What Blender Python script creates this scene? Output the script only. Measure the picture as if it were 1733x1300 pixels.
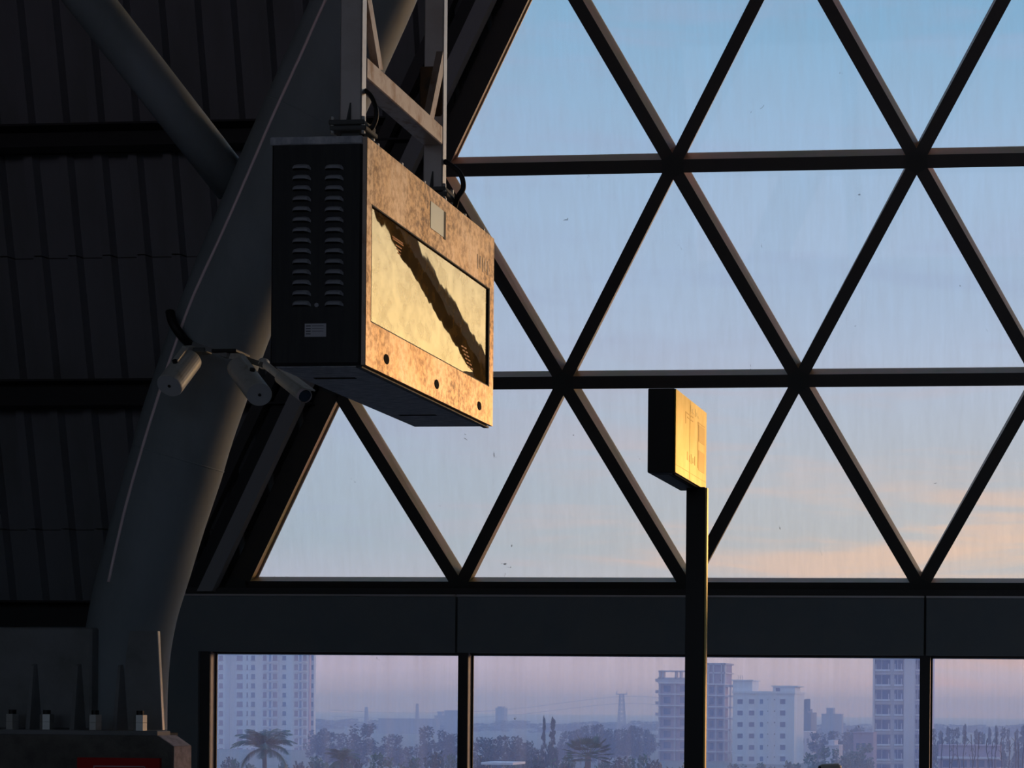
import bpy, math, random
from mathutils import Vector, Matrix

sc = bpy.context.scene
for o in list(bpy.data.objects):
    bpy.data.objects.remove(o, do_unlink=True)
C = sc.collection
R = math.radians

# ------------------------------------------------------------------ camera
W_PX, H_PX = 1733.0, 1300.0
F_PX = 2600.0
PPX, PPY = 1630.0, 1203.0
YAW, ROLL = R(4.4), R(0.5)
CAM = Vector((0, 0, 1.6))
fwd = Vector((-math.sin(YAW), math.cos(YAW), 0))
rt0 = Vector((math.cos(YAW), math.sin(YAW), 0))
up0 = Vector((0, 0, 1))
rgt = math.cos(ROLL) * rt0 + math.sin(ROLL) * up0
upv = -math.sin(ROLL) * rt0 + math.cos(ROLL) * up0
cam_d = bpy.data.cameras.new('camera')
cam = bpy.data.objects.new('camera', cam_d)
C.objects.link(cam)
cam.matrix_world = Matrix((
    (rgt.x, upv.x, -fwd.x, CAM.x),
    (rgt.y, upv.y, -fwd.y, CAM.y),
    (rgt.z, upv.z, -fwd.z, CAM.z),
    (0, 0, 0, 1)))
cam_d.sensor_width = 36.0
cam_d.lens = F_PX / W_PX * 36.0
cam_d.shift_x = -(PPX - W_PX / 2) / W_PX
cam_d.shift_y = (PPY - H_PX / 2) / W_PX
cam_d.clip_start = 0.05
cam_d.clip_end = 8000
sc.camera = cam


def at(px, py, Y):
    """world point seen at photograph pixel (px,py) standing at depth Y"""
    d = fwd + rgt * ((px - PPX) / F_PX) - upv * ((py - PPY) / F_PX)
    return CAM + d * (Y / d.y)


# ------------------------------------------------------------------ view / cycles
sc.view_settings.view_transform = 'Standard'
sc.view_settings.look = 'None'
sc.view_settings.exposure = 0.0
sc.view_settings.gamma = 1.0
sc.view_settings.use_curve_mapping = False
sc.cycles.use_denoising = True
sc.cycles.max_bounces = 8
sc.cycles.diffuse_bounces = 3
sc.cycles.transparent_max_bounces = 24
sc.cycles.volume_bounces = 2
sc.cycles.sample_clamp_indirect = 4.0

# ------------------------------------------------------------------ world: sunset sky
SUN_AZ, SUN_EL = R(27), R(4)
world = bpy.data.worlds.new('sunset_sky')
sc.world = world
world.use_nodes = True
nt = world.node_tree
nt.nodes.clear()
L = nt.links.new


def wn(t, **kw):
    n = nt.nodes.new(t)
    for k, v in kw.items():
        setattr(n, k, v)
    return n


def wmath(op, a, b=None, clamp=False):
    n = wn('ShaderNodeMath', operation=op, use_clamp=clamp)
    for i, v in enumerate((a, b)):
        if v is None:
            continue
        if isinstance(v, (int, float)):
            n.inputs[i].default_value = v
        else:
            L(v, n.inputs[i])
    return n.outputs[0]


def wmix(fac, a, b, blend='MIX'):
    n = wn('ShaderNodeMix', data_type='RGBA', blend_type=blend)
    for i, v in ((0, fac), (6, a), (7, b)):
        if isinstance(v, (int, float)):
            n.inputs[i].default_value = v
        elif isinstance(v, tuple):
            n.inputs[i].default_value = (*v, 1)
        else:
            L(v, n.inputs[i])
    return n.outputs[2]


tc = wn('ShaderNodeTexCoord')
sep = wn('ShaderNodeSeparateXYZ')
L(tc.outputs['Generated'], sep.inputs[0])
# elevation gradient
ramp = wn('ShaderNodeValToRGB')
L(sep.outputs[2], ramp.inputs[0])
cr = ramp.color_ramp
cr.elements[0].position = 0.0
cr.elements[0].color = (0.95, 0.80, 0.95, 1)
cr.elements[1].position = 0.60
cr.elements[1].color = (0.24, 0.50, 0.84, 1)
for p, c in ((0.05, (0.76, 0.70, 0.84)), (0.10, (0.50, 0.60, 0.70)), (0.22, (0.53, 0.64, 0.83)), (0.33, (0.42, 0.60, 0.82)), (0.42, (0.275, 0.53, 0.77))):
    e = cr.elements.new(p)
    e.color = (*c, 1)
sky = ramp.outputs[0]
# sun closeness
dot = wn('ShaderNodeVectorMath', operation='DOT_PRODUCT')
L(tc.outputs['Generated'], dot.inputs[0])
sdir = Vector((math.sin(SUN_AZ) * math.cos(SUN_EL), math.cos(SUN_AZ) * math.cos(SUN_EL), math.sin(SUN_EL)))
dot.inputs[1].default_value = sdir
cosang = dot.outputs['Value']
# the eastern half of the sky is dimmer at dusk
east = wmath('MULTIPLY_ADD', cosang, 0.11, True)
east.node.inputs[2].default_value = 0.90
sky = wmix(1.0, sky, east, 'MULTIPLY')
# stretched cloud bands
mp = wn('ShaderNodeMapping')
mp.inputs['Scale'].default_value = (2.2, 2.2, 22.0)
L(tc.outputs['Generated'], mp.inputs[0])
nz = wn('ShaderNodeTexNoise')
nz.inputs['Scale'].default_value = 1.9
nz.inputs['Detail'].default_value = 8
nz.inputs['Roughness'].default_value = 0.58
nz.inputs['Distortion'].default_value = 0.5
L(mp.outputs[0], nz.inputs['Vector'])
cl = wn('ShaderNodeMapRange')
cl.interpolation_type = 'SMOOTHSTEP'
cl.inputs[1].default_value = 0.46
cl.inputs[2].default_value = 0.66
L(nz.outputs['Fac'], cl.inputs[0])
cloud = cl.outputs[0]
# clouds: lavender-blue far from the sun, peach near it and low down
warm = wn('ShaderNodeMapRange')
warm.interpolation_type = 'SMOOTHSTEP'
warm.inputs[1].default_value = 0.54
warm.inputs[2].default_value = 0.86
L(cosang, warm.inputs[0])
low = wn('ShaderNodeMapRange')
low.interpolation_type = 'SMOOTHSTEP'
low.inputs[1].default_value = 0.27
low.inputs[2].default_value = 0.07
L(sep.outputs[2], low.inputs[0])
wl = wmath('MULTIPLY', warm.outputs[0], low.outputs[0])
ccol = wmix(wl, (0.42, 0.52, 0.74), (1.20, 0.72, 0.46))
cfac = wmath('MULTIPLY', cloud, wmath('MULTIPLY_ADD', wl, 0.55, True))
cfac.node.inputs[1].links[0].from_node.inputs[2].default_value = 0.40
sky = wmix(cfac, sky, ccol)
# warm veil low towards the sun
veil = wmath('MULTIPLY', wl, 0.42)
sky = wmix(veil, sky, (1.0, 0.78, 0.54))
# glow round the hidden sun
ang = wmath('ARCCOSINE', cosang)
g1 = wmath('POWER', 2.71828, wmath('MULTIPLY', wmath('POWER', wmath('DIVIDE', ang, R(8.5)), 2.0), -0.5))
gcol = wmix(1.0, (4.6, 2.9, 0.70), g1, 'MULTIPLY')
sky = wmix(1.0, sky, gcol, 'ADD')
bg = wn('ShaderNodeBackground')
bg.inputs['Strength'].default_value = 0.96
L(sky, bg.inputs[0])
wo = wn('ShaderNodeOutputWorld')
L(bg.outputs[0], wo.inputs[0])

# ------------------------------------------------------------------ sun (veiled by haze)
sl = bpy.data.lights.new('sun', 'SUN')
sl.energy = 1.1
sl.angle = R(10)
sl.color = (1.0, 0.60, 0.32)
so = bpy.data.objects.new('sun', sl)
C.objects.link(so)
so.rotation_euler = (-sdir).to_track_quat('-Z', 'Y').to_euler()


# ================================================================== helpers
class MB:
    """collects vertices and faces of one mesh part"""

    def __init__(s):
        s.v, s.f = [], []

    def add(s, vs, fs):
        k = len(s.v)
        s.v += [Vector(p) for p in vs]
        s.f += [tuple(i + k for i in f) for f in fs]
        return s

    def box(s, a, b):
        x0, y0, z0 = a
        x1, y1, z1 = b
        return s.add([(x0, y0, z0), (x1, y0, z0), (x1, y1, z0), (x0, y1, z0), (x0, y0, z1), (x1, y0, z1), (x1, y1, z1), (x0, y1, z1)],
                     [(3, 2, 1, 0), (4, 5, 6, 7), (0, 1, 5, 4), (1, 2, 6, 5), (2, 3, 7, 6), (3, 0, 4, 7)])

    def bevel_box(s, a, b, r):
        """box whose twelve edges are chamfered by r"""
        a, b = Vector(a), Vector(b)
        c, h = (a + b) / 2, (b - a) / 2
        vs, idx = [], {}
        for sx in (-1, 1):
            for sy in (-1, 1):
                for sz in (-1, 1):
                    for ax in range(3):
                        p = [sx * h.x, sy * h.y, sz * h.z]
                        for q in range(3):
                            if q != ax:
                                p[q] -= r * (1 if p[q] > 0 else -1)
                        idx[(sx, sy, sz, ax)] = len(vs)
                        vs.append(c + Vector(p))
        fs = []

        def fix(f):
            n = (vs[f[1]] - vs[f[0]]).cross(vs[f[2]] - vs[f[0]])
            m = sum((vs[i] for i in f), Vector()) / len(f) - c
            fs.append(tuple(f) if n.dot(m) > 0 else tuple(reversed(f)))
        for ax in range(3):
            o1, o2 = [q for q in range(3) if q != ax]
            for sg in (-1, 1):
                f = []
                for (u, w) in ((-1, -1), (1, -1), (1, 1), (-1, 1)):
                    k = [0, 0, 0]
                    k[ax], k[o1], k[o2] = sg, u, w
                    f.append(idx[(*k, ax)])
                fix(f)
            for u in (-1, 1):
                for w in (-1, 1):
                    k1, k2 = [0, 0, 0], [0, 0, 0]
                    k1[ax], k1[o1], k1[o2] = -1, u, w
                    k2[ax], k2[o1], k2[o2] = 1, u, w
                    fix([idx[(*k1, o1)], idx[(*k2, o1)], idx[(*k2, o2)], idx[(*k1, o2)]])
        for sx in (-1, 1):
            for sy in (-1, 1):
                for sz in (-1, 1):
                    fix([idx[(sx, sy, sz, q)] for q in range(3)])
        return s.add(vs, fs)

    def prism(s, poly, off):
        """closed polygon extruded along a vector"""
        n = len(poly)
        poly = [Vector(p) for p in poly]
        off = Vector(off)
        nn = Vector()
        for i in range(1, n - 1):
            nn += (poly[i] - poly[0]).cross(poly[i + 1] - poly[0])
        if nn.dot(off) > 0:
            poly.reverse()
        return s.add(poly + [p + off for p in poly],
                     [tuple(range(n)), tuple(range(2 * n - 1, n - 1, -1))] + [((i + 1) % n, i, n + i, n + (i + 1) % n) for i in range(n)])

    def beam(s, a, b, w, h, upd=(0, 0, 1)):
        """rectangular bar from a to b, w wide across and h high along upd"""
        a, b = Vector(a), Vector(b)
        d = (b - a).normalized()
        u = Vector(upd)
        u = (u - d * u.dot(d)).normalized()
        r = d.cross(u)
        q = [r * (w / 2) + u * (h / 2), -r * (w / 2) + u * (h / 2), -r * (w / 2) - u * (h / 2), r * (w / 2) - u * (h / 2)]
        return s.prism([a + k for k in q], b - a)

    def tube(s, pts, rad, n=12, caps=True):
        pts = [Vector(p) for p in pts]
        m = len(pts)
        rads = rad if isinstance(rad, (list, tuple)) else [rad] * m
        ref = Vector((0, 1, 0))
        k = len(s.v)
        d0 = (pts[1] - pts[0]).normalized()
        if abs(d0.dot(ref)) > 0.9:
            ref = Vector((0, 0, 1))
        for i, p in enumerate(pts):
            d = (pts[min(i + 1, m - 1)] - pts[max(i - 1, 0)]).normalized()
            u = (ref - d * ref.dot(d)).normalized()
            ref = u
            r = d.cross(u)
            for j in range(n):
                t = 2 * math.pi * j / n
                s.v.append(p + (u * math.cos(t) + r * math.sin(t)) * rads[i])
        for i in range(m - 1):
            for j in range(n):
                a, b = k + i * n + j, k + i * n + (j + 1) % n
                s.f.append((a, b, b + n, a + n))
        if caps:
            s.f.append(tuple(k + j for j in range(n - 1, -1, -1)))
            s.f.append(tuple(k + (m - 1) * n + j for j in range(n)))
        return s

    def build(s, name, m, parent=None, smooth=False, base=None, loc=None):
        o3 = base if base is not None else (root_loc(parent) if parent else Vector((0, 0, 0)))
        me = bpy.data.meshes.new(name)
        me.from_pydata([tuple(p - o3) for p in s.v], [], s.f)
        me.materials.append(M[m])
        if smooth:
            me.polygons.foreach_set('use_smooth', [True] * len(me.polygons))
        me.update()
        o = bpy.data.objects.new(name, me)
        C.objects.link(o)
        if parent:
            o.parent = parent
        elif base is not None:
            o.location = base
        if loc is not None:
            o.location = loc
        return o


def root_loc(p):
    v = Vector((0, 0, 0))
    while p is not None:
        v += p.location
        p = p.parent
    return v


def tag(o, label=None, cat=None, group=None, kind=None):
    if label:
        o['label'] = label
    if cat:
        o['category'] = cat
    if group:
        o['group'] = group
    if kind:
        o['kind'] = kind
    return o


def empty(name, loc, label=None, cat=None, group=None, kind=None):
    o = bpy.data.objects.new(name, None)
    C.objects.link(o)
    o.location = loc
    o.empty_display_size = 0.2
    return tag(o, label, cat, group, kind)


def inst(src, parent, loc, rot=None, scale=None):
    """copy of a part that shares its mesh"""
    o = src.copy()
    C.objects.link(o)
    o.parent = parent
    o.location = loc
    if rot is not None:
        o.rotation_euler = rot
    if scale is not None:
        o.scale = scale
    return o


def copy_tree(o, parent=None):
    c = o.copy()
    C.objects.link(c)
    c.parent = parent
    for ch in list(o.children):
        copy_tree(ch, c)
    return c


# ================================================================== materials
M = {}


def mat(name, col, rough=0.6, metal=0.0, col2=None, nscale=4.0, stretch=(1, 1, 1), bump=0.0, bscale=30.0, spec=0.5, lo=0.4, hi=0.65, coat=0.0, detail=6):
    m = bpy.data.materials.new(name)
    m.use_nodes = True
    t = m.node_tree
    b = t.nodes['Principled BSDF']
    b.inputs['Base Color'].default_value = (*col, 1)
    b.inputs['Roughness'].default_value = rough
    b.inputs['Metallic'].default_value = metal
    b.inputs['Specular IOR Level'].default_value = spec
    b.inputs['Coat Weight'].default_value = coat
    if col2 is not None or bump:
        g = t.nodes.new('ShaderNodeNewGeometry')
        mp = t.nodes.new('ShaderNodeMapping')
        mp.inputs['Scale'].default_value = stretch
        t.links.new(g.outputs['Position'], mp.inputs[0])
    if col2 is not None:
        n = t.nodes.new('ShaderNodeTexNoise')
        n.inputs['Scale'].default_value = nscale
        n.inputs['Detail'].default_value = detail
        n.inputs['Roughness'].default_value = 0.65
        t.links.new(mp.outputs[0], n.inputs['Vector'])
        r = t.nodes.new('ShaderNodeMapRange')
        r.inputs[1].default_value = lo
        r.inputs[2].default_value = hi
        t.links.new(n.outputs['Fac'], r.inputs[0])
        mx = t.nodes.new('ShaderNodeMix')
        mx.data_type = 'RGBA'
        mx.inputs[6].default_value = (*col, 1)
        mx.inputs[7].default_value = (*col2, 1)
        t.links.new(r.outputs[0], mx.inputs[0])
        t.links.new(mx.outputs[2], b.inputs['Base Color'])
    if bump:
        n2 = t.nodes.new('ShaderNodeTexNoise')
        n2.inputs['Scale'].default_value = bscale
        n2.inputs['Detail'].default_value = 4
        t.links.new(mp.outputs[0], n2.inputs['Vector'])
        bp = t.nodes.new('ShaderNodeBump')
        bp.inputs['Strength'].default_value = bump
        bp.inputs['Distance'].default_value = 0.02
        t.links.new(n2.outputs['Fac'], bp.inputs['Height'])
        t.links.new(bp.outputs[0], b.inputs['Normal'])
    M[name] = m
    return m


def glass(name, tint, dirt_col, dirt_amt, streak, film):
    """dusty window pane: clear tinted sheet with a film of dirt in vertical runs"""
    m = bpy.data.materials.new(name)
    m.use_nodes = True
    t = m.node_tree
    t.nodes.clear()
    K = t.links.new
    out = t.nodes.new('ShaderNodeOutputMaterial')
    tr = t.nodes.new('ShaderNodeBsdfTransparent')
    tr.inputs[0].default_value = (*tint, 1)
    gl = t.nodes.new('ShaderNodeBsdfGlossy')
    gl.inputs['Roughness'].default_value = 0.02
    fr = t.nodes.new('ShaderNodeFresnel')
    fr.inputs[0].default_value = 1.35
    m1 = t.nodes.new('ShaderNodeMixShader')
    K(fr.outputs[0], m1.inputs[0])
    K(tr.outputs[0], m1.inputs[1])
    K(gl.outputs[0], m1.inputs[2])
    tl = t.nodes.new('ShaderNodeBsdfTranslucent')
    tl.inputs[0].default_value = (*dirt_col, 1)
    df = t.nodes.new('ShaderNodeBsdfDiffuse')
    df.inputs[0].default_value = (*[c * 0.35 for c in dirt_col], 1)
    m0 = t.nodes.new('ShaderNodeMixShader')
    m0.inputs[0].default_value = 0.25
    K(tl.outputs[0], m0.inputs[1])
    K(df.outputs[0], m0.inputs[2])
    g = t.nodes.new('ShaderNodeNewGeometry')
    mp = t.nodes.new('ShaderNodeMapping')
    mp.inputs['Scale'].default_value = (7.0, 7.0, 0.25)
    K(g.outputs['Position'], mp.inputs[0])
    n = t.nodes.new('ShaderNodeTexNoise')
    n.inputs['Scale'].default_value = 1.3
    n.inputs['Detail'].default_value = 7
    n.inputs['Roughness'].default_value = 0.62
    K(mp.outputs[0], n.inputs['Vector'])
    n2 = t.nodes.new('ShaderNodeTexNoise')
    n2.inputs['Scale'].default_value = 1.1
    n2.inputs['Detail'].default_value = 5
    K(g.outputs['Position'], n2.inputs['Vector'])
    r = t.nodes.new('ShaderNodeMapRange')
    r.inputs[1].default_value = 0.35
    r.inputs[2].default_value = 0.75
    r.inputs[3].default_value = film
    r.inputs[4].default_value = film + streak
    K(n.outputs['Fac'], r.inputs[0])
    r2 = t.nodes.new('ShaderNodeMapRange')
    r2.inputs[1].default_value = 0.4
    r2.inputs[2].default_value = 0.7
    r2.inputs[4].default_value = dirt_amt
    K(n2.outputs['Fac'], r2.inputs[0])
    ad = t.nodes.new('ShaderNodeMath')
    ad.use_clamp = True
    K(r.outputs[0], ad.inputs[0])
    K(r2.outputs[0], ad.inputs[1])
    # small dried specks
    v = t.nodes.new('ShaderNodeTexNoise')
    v.inputs['Scale'].default_value = 9.0
    v.inputs['Detail'].default_value = 3
    v.inputs['Distortion'].default_value = 1.2
    K(g.outputs['Position'], v.inputs['Vector'])
    vr = t.nodes.new('ShaderNodeMapRange')
    vr.inputs[1].default_value = 0.755
    vr.inputs[2].default_value = 0.80
    vr.inputs[4].default_value = 0.8
    K(v.outputs['Fac'], vr.inputs[0])
    m2 = t.nodes.new('ShaderNodeMixShader')
    K(ad.outputs[0], m2.inputs[0])
    K(m1.outputs[0], m2.inputs[1])
    K(m0.outputs[0], m2.inputs[2])
    dk = t.nodes.new('ShaderNodeBsdfDiffuse')
    dk.inputs[0].default_value = (0.03, 0.03, 0.04, 1)
    m3 = t.nodes.new('ShaderNodeMixShader')
    K(vr.outputs[0], m3.inputs[0])
    K(m2.outputs[0], m3.inputs[1])
    K(dk.outputs[0], m3.inputs[2])
    K(m3.outputs[0], out.inputs[0])
    M[name] = m
    return m


glass('gable_glass', (0.93, 0.95, 0.97), (0.8, 0.84, 0.9), 0.03, 0.07, 0.02)
glass('window_glass', (0.90, 0.91, 1.0), (0.84, 0.80, 1.0), 0.02, 0.11, 0.035)

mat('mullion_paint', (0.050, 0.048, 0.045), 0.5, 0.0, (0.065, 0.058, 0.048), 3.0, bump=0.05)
mat('lit_reveal_brown', (0.64, 0.39, 0.25), 0.5, 0.0, (0.46, 0.36, 0.14), 1.6)  # bar sides paler and browner than the fronts: skylight put into colour
mat('hub_paint', (0.05, 0.055, 0.05), 0.6)
mat('lit_reveal_paint', (0.42, 0.36, 0.32), 0.5)  # warm light on the low mullion sides painted as a paler tone
mat('cladding', (0.20, 0.215, 0.24), 0.5, 0.0, (0.16, 0.175, 0.185), 1.2, (1, 1, 0.3))
mat('girt', (0.035, 0.037, 0.04), 0.6)
mat('fascia', (0.225, 0.27, 0.30), 0.55, 0.0, (0.26, 0.295, 0.31), 1.6, bump=0.03)
mat('bead_lit_edge', (0.62, 0.60, 0.62), 0.4, 0.2)  # pale metal bead; also paints the lit edges of fascia and gusset
mat('trim_light', (0.36, 0.37, 0.39), 0.55)
mat('trim_dark', (0.06, 0.06, 0.062), 0.6)
mat('tube_paint', (0.27, 0.31, 0.34), 0.6, 0.0, (0.22, 0.255, 0.27), 2.4, (1, 1, 0.4), bump=0.04, bscale=14, spec=0.25)
mat('highlight_paint', (0.95, 0.78, 0.80), 0.4)  # pale pink of the column's highlight, held in the base colour
mat('base_paint', (0.27, 0.28, 0.295), 0.5, 0.0, (0.20, 0.21, 0.21), 3.0)
mat('nut', (0.55, 0.56, 0.55), 0.4, 0.6)
mat('concrete', (0.17, 0.16, 0.145), 0.85, 0.0, (0.10, 0.095, 0.085), 6.0, bump=0.4, bscale=30)
mat('pink_lit_concrete', (0.70, 0.58, 0.58), 0.8, 0.0, (0.48, 0.38, 0.38), 20.0, bump=0.2)  # concrete tinted pink for the sunlit plinth faces
mat('red_sign', (0.50, 0.008, 0.01), 0.5)
mat('sign_white', (0.7, 0.62, 0.65), 0.5)
mat('black_case', (0.018, 0.02, 0.024), 0.5, 0.0, (0.03, 0.032, 0.034), 5.0, (6, 6, 0.6))
mat('louver_metal', (0.40, 0.42, 0.47), 0.4, 0.0)
mat('case_dust', (0.42, 0.45, 0.52), 0.8, 0.0, (0.75, 0.76, 0.80), 7.0, (2, 9, 1), bump=0.8, bscale=9)
mat('gold_paint', (0.62, 0.46, 0.31), 0.36, 0.75, (0.17, 0.075, 0.02), 34.0, (1.0, 1.5, 0.6), lo=0.44, hi=0.64, detail=12)
mat('frame_paint', (0.55, 0.45, 0.38), 0.42, 0.5, (0.33, 0.19, 0.10), 7.0, (2, 2, 1), lo=0.48, hi=0.7)
mat('pipe_grey', (0.78, 0.74, 0.72), 0.34, 0.45, (0.66, 0.60, 0.56), 3.0)
mat('sensor_pane', (0.85, 0.80, 0.66), 0.25, 0.3)  # pale base colour stands in for sky reflected in the sensor window
mat('rust', (0.14, 0.075, 0.03), 0.8, 0.0, (0.05, 0.035, 0.025), 8)
mat('flange', (0.10, 0.11, 0.11), 0.6)
mat('rubber', (0.008, 0.008, 0.009), 0.55)
mat('slot_black', (0.004, 0.004, 0.004), 0.9)
mat('paper', (0.62, 0.62, 0.68), 0.7)
mat('ink', (0.12, 0.12, 0.15), 0.7)
mat('camera_shell', (0.62, 0.63, 0.60), 0.45, 0.0, (0.36, 0.34, 0.28), 9.0, lo=0.55, hi=0.75)
mat('white_shell', (0.93, 0.90, 0.85), 0.35)
mat('camera_face', (0.50, 0.51, 0.53), 0.5)
mat('lens_glass', (0.02, 0.05, 0.09), 0.08)
mat('sign_black', (0.010, 0.011, 0.012), 0.5)
mat('sign_yellow', (0.54, 0.36, 0.04), 0.36, 0.7, (0.66, 0.48, 0.13), 3.4, (2, 2, 0.8), lo=0.42, hi=0.72, spec=0.1)
mat('sign_mark', (0.46, 0.28, 0.02), 0.36, 0.7, spec=0.1)
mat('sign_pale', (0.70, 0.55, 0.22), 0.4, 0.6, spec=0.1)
mat('pole_black', (0.008, 0.008, 0.009), 0.45)
mat('hall_dark', (0.06, 0.063, 0.068), 0.8)
mat('floor_stone', (0.36, 0.36, 0.38), 0.6, 0.0, (0.30, 0.30, 0.32), 3)

# weathered golden panel: fine rust specks that cluster in patches, with faint runs
t = M['gold_paint'].node_tree
b = t.nodes['Principled BSDF']
g = t.nodes.new('ShaderNodeNewGeometry')


def gold_noise(scale, stretch, lo, hi, detail=6):
    mp = t.nodes.new('ShaderNodeMapping')
    mp.inputs['Scale'].default_value = stretch
    t.links.new(g.outputs['Position'], mp.inputs[0])
    n = t.nodes.new('ShaderNodeTexNoise')
    n.inputs['Scale'].default_value = scale
    n.inputs['Detail'].default_value = detail
    n.inputs['Roughness'].default_value = 0.7
    t.links.new(mp.outputs[0], n.inputs['Vector'])
    r = t.nodes.new('ShaderNodeMapRange')
    r.inputs[1].default_value = lo
    r.inputs[2].default_value = hi
    t.links.new(n.outputs['Fac'], r.inputs[0])
    return r.outputs[0]


def gold_mix(fac, a, col, k):
    mx = t.nodes.new('ShaderNodeMix')
    mx.data_type = 'RGBA'
    mu = t.nodes.new('ShaderNodeMath')
    mu.operation = 'MULTIPLY'
    mu.inputs[1].default_value = k
    t.links.new(fac, mu.inputs[0])
    t.links.new(mu.outputs[0], mx.inputs[0])
    if isinstance(a, tuple):
        mx.inputs[6].default_value = (*a, 1)
    else:
        t.links.new(a, mx.inputs[6])
    mx.inputs[7].default_value = (*col, 1)
    return mx.outputs[2]


patch = gold_noise(2.3, (1, 1, 1), 0.38, 0.62, 3)
speck = gold_noise(60, (1, 0.55, 0.45), 0.44, 0.60, 8)
both = t.nodes.new('ShaderNodeMath')
both.operation = 'MULTIPLY'
t.links.new(patch, both.inputs[0])
t.links.new(speck, both.inputs[1])
c1 = gold_mix(gold_noise(5, (1, 1, 0.2), 0.45, 0.7), (0.66, 0.48, 0.33), (0.60, 0.34, 0.12), 0.8)
c2 = gold_mix(patch, c1, (0.48, 0.26, 0.08), 0.55)
c3 = gold_mix(speck, c2, (0.30, 0.14, 0.04), 0.45)
c4 = gold_mix(both.outputs[0], c3, (0.07, 0.03, 0.01), 0.85)
c5 = gold_mix(gold_noise(20, (1, 1, 0.06), 0.66, 0.74, 4), c4, (0.08, 0.03, 0.01), 0.8)
t.links.new(c5, b.inputs['Base Color'])

# display glass: reflecting front sheet with slight ripples
m = bpy.data.materials.new('screen_glass')
m.use_nodes = True
t = m.node_tree
b = t.nodes['Principled BSDF']
b.inputs['Base Color'].default_value = (0.56, 0.50, 0.36, 1)
b.inputs['Metallic'].default_value = 1.0
b.inputs['Roughness'].default_value = 0.012
g = t.nodes.new('ShaderNodeNewGeometry')
n = t.nodes.new('ShaderNodeTexNoise')
n.inputs['Scale'].default_value = 6.5
n.inputs['Detail'].default_value = 1.5
t.links.new(g.outputs['Position'], n.inputs['Vector'])
bp = t.nodes.new('ShaderNodeBump')
bp.inputs['Strength'].default_value = 0.009
bp.inputs['Distance'].default_value = 0.03
t.links.new(n.outputs['Fac'], bp.inputs['Height'])
t.links.new(bp.outputs[0], b.inputs['Normal'])
# thin film of brown dust over the mirror-like glass
df = t.nodes.new('ShaderNodeBsdfDiffuse')
df.inputs[0].default_value = (0.80, 0.46, 0.12, 1)
mxs = t.nodes.new('ShaderNodeMixShader')
n2 = t.nodes.new('ShaderNodeTexNoise')
n2.inputs['Scale'].default_value = 14.0
n2.inputs['Detail'].default_value = 8
t.links.new(g.outputs['Position'], n2.inputs['Vector'])
mr = t.nodes.new('ShaderNodeMapRange')
mr.inputs[1].default_value = 0.4
mr.inputs[2].default_value = 0.7
mr.inputs[3].default_value = 0.16
mr.inputs[4].default_value = 0.36
t.links.new(n2.outputs['Fac'], mr.inputs[0])
t.links.new(mr.outputs[0], mxs.inputs[0])
t.links.new(b.outputs[0], mxs.inputs[1])
t.links.new(df.outputs[0], mxs.inputs[2])
t.links.new(mxs.outputs[0], t.nodes['Material Output'].inputs[0])
M['screen_glass'] = m
m = bpy.data.materials.new('screen_text')
m.use_nodes = True
b = m.node_tree.nodes['Principled BSDF']
b.inputs['Base Color'].default_value = (0.6, 0.2, 0.04, 1)
b.inputs['Emission Color'].default_value = (1.0, 0.32, 0.05, 1)
b.inputs['Emission Strength'].default_value = 0.12
M['screen_text'] = m

# ================================================================== the hall
HX0, HX1, HY0, HZ = -13.0, 14.0, -22.0, 12.2
FR_Y = 15.5           # gable foot line


def struct(name, mb, m, label, cat):
    return tag(mb.build(name, m), label, cat, kind='structure')


struct('floor', MB().box((HX0, HY0, -0.4), (HX1, 16.0, 0)), 'floor_stone', 'dark grey stone platform floor under the hall', 'floor')
struct('ceiling', MB().box((HX0 - 0.3, HY0, HZ), (HX1 + 0.3, 17.0, HZ + 0.3)), 'hall_dark', 'dark sheet metal ceiling high over the platform', 'ceiling')
wl_ = MB().box((HX0 - 0.3, HY0, 0), (HX0, 16.9, HZ))
struct('wall_left', wl_, 'hall_dark', 'dark side wall next to the inclined column', 'wall')
struct('wall_right', MB().box((HX1, HY0, 0), (HX1 + 0.3, 16.9, HZ)), 'hall_dark', 'dark side wall opposite the clad corner', 'wall')
wb = MB().box((HX0, HY0 - 0.3, 0), (HX1, HY0, 4.6)).box((HX0, HY0 - 0.3, 11.2), (HX1, HY0, HZ))
struct('wall_back', wb, 'hall_dark', 'dark rear end wall with a wide open bay', 'wall')

# ---------------------------------------------------------------- gable lattice
GX, GS, GZ, GH, GL = -6.454, 2.4075, 2.8325, 2.0444, 0.1674
NROW = 5             # rows 0..4
I0 = -1
NB = 8               # bars along the lowest row


def node(i, row):
    return Vector((GX + (i + row / 2) * GS, FR_Y - GL * row * GH, GZ + row * GH))


QOFF = (0.060, 0.092, 0.122, 0.140, 0.150)
PDEP = 0.155


def boff(row):
    return Vector((0, PDEP, QOFF[row]))


HW = 0.0625
win1 = empty('window_1', (node(3, 0).x, FR_Y, 0), 'leaning gable window of dark triangular bars above the long grey fascia', 'window', kind='structure')
NUP = Vector((0, -GL, 1)).normalized()      # up along the glass
NRM = Vector((0, -1, -GL)).normalized()     # inward normal


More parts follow.
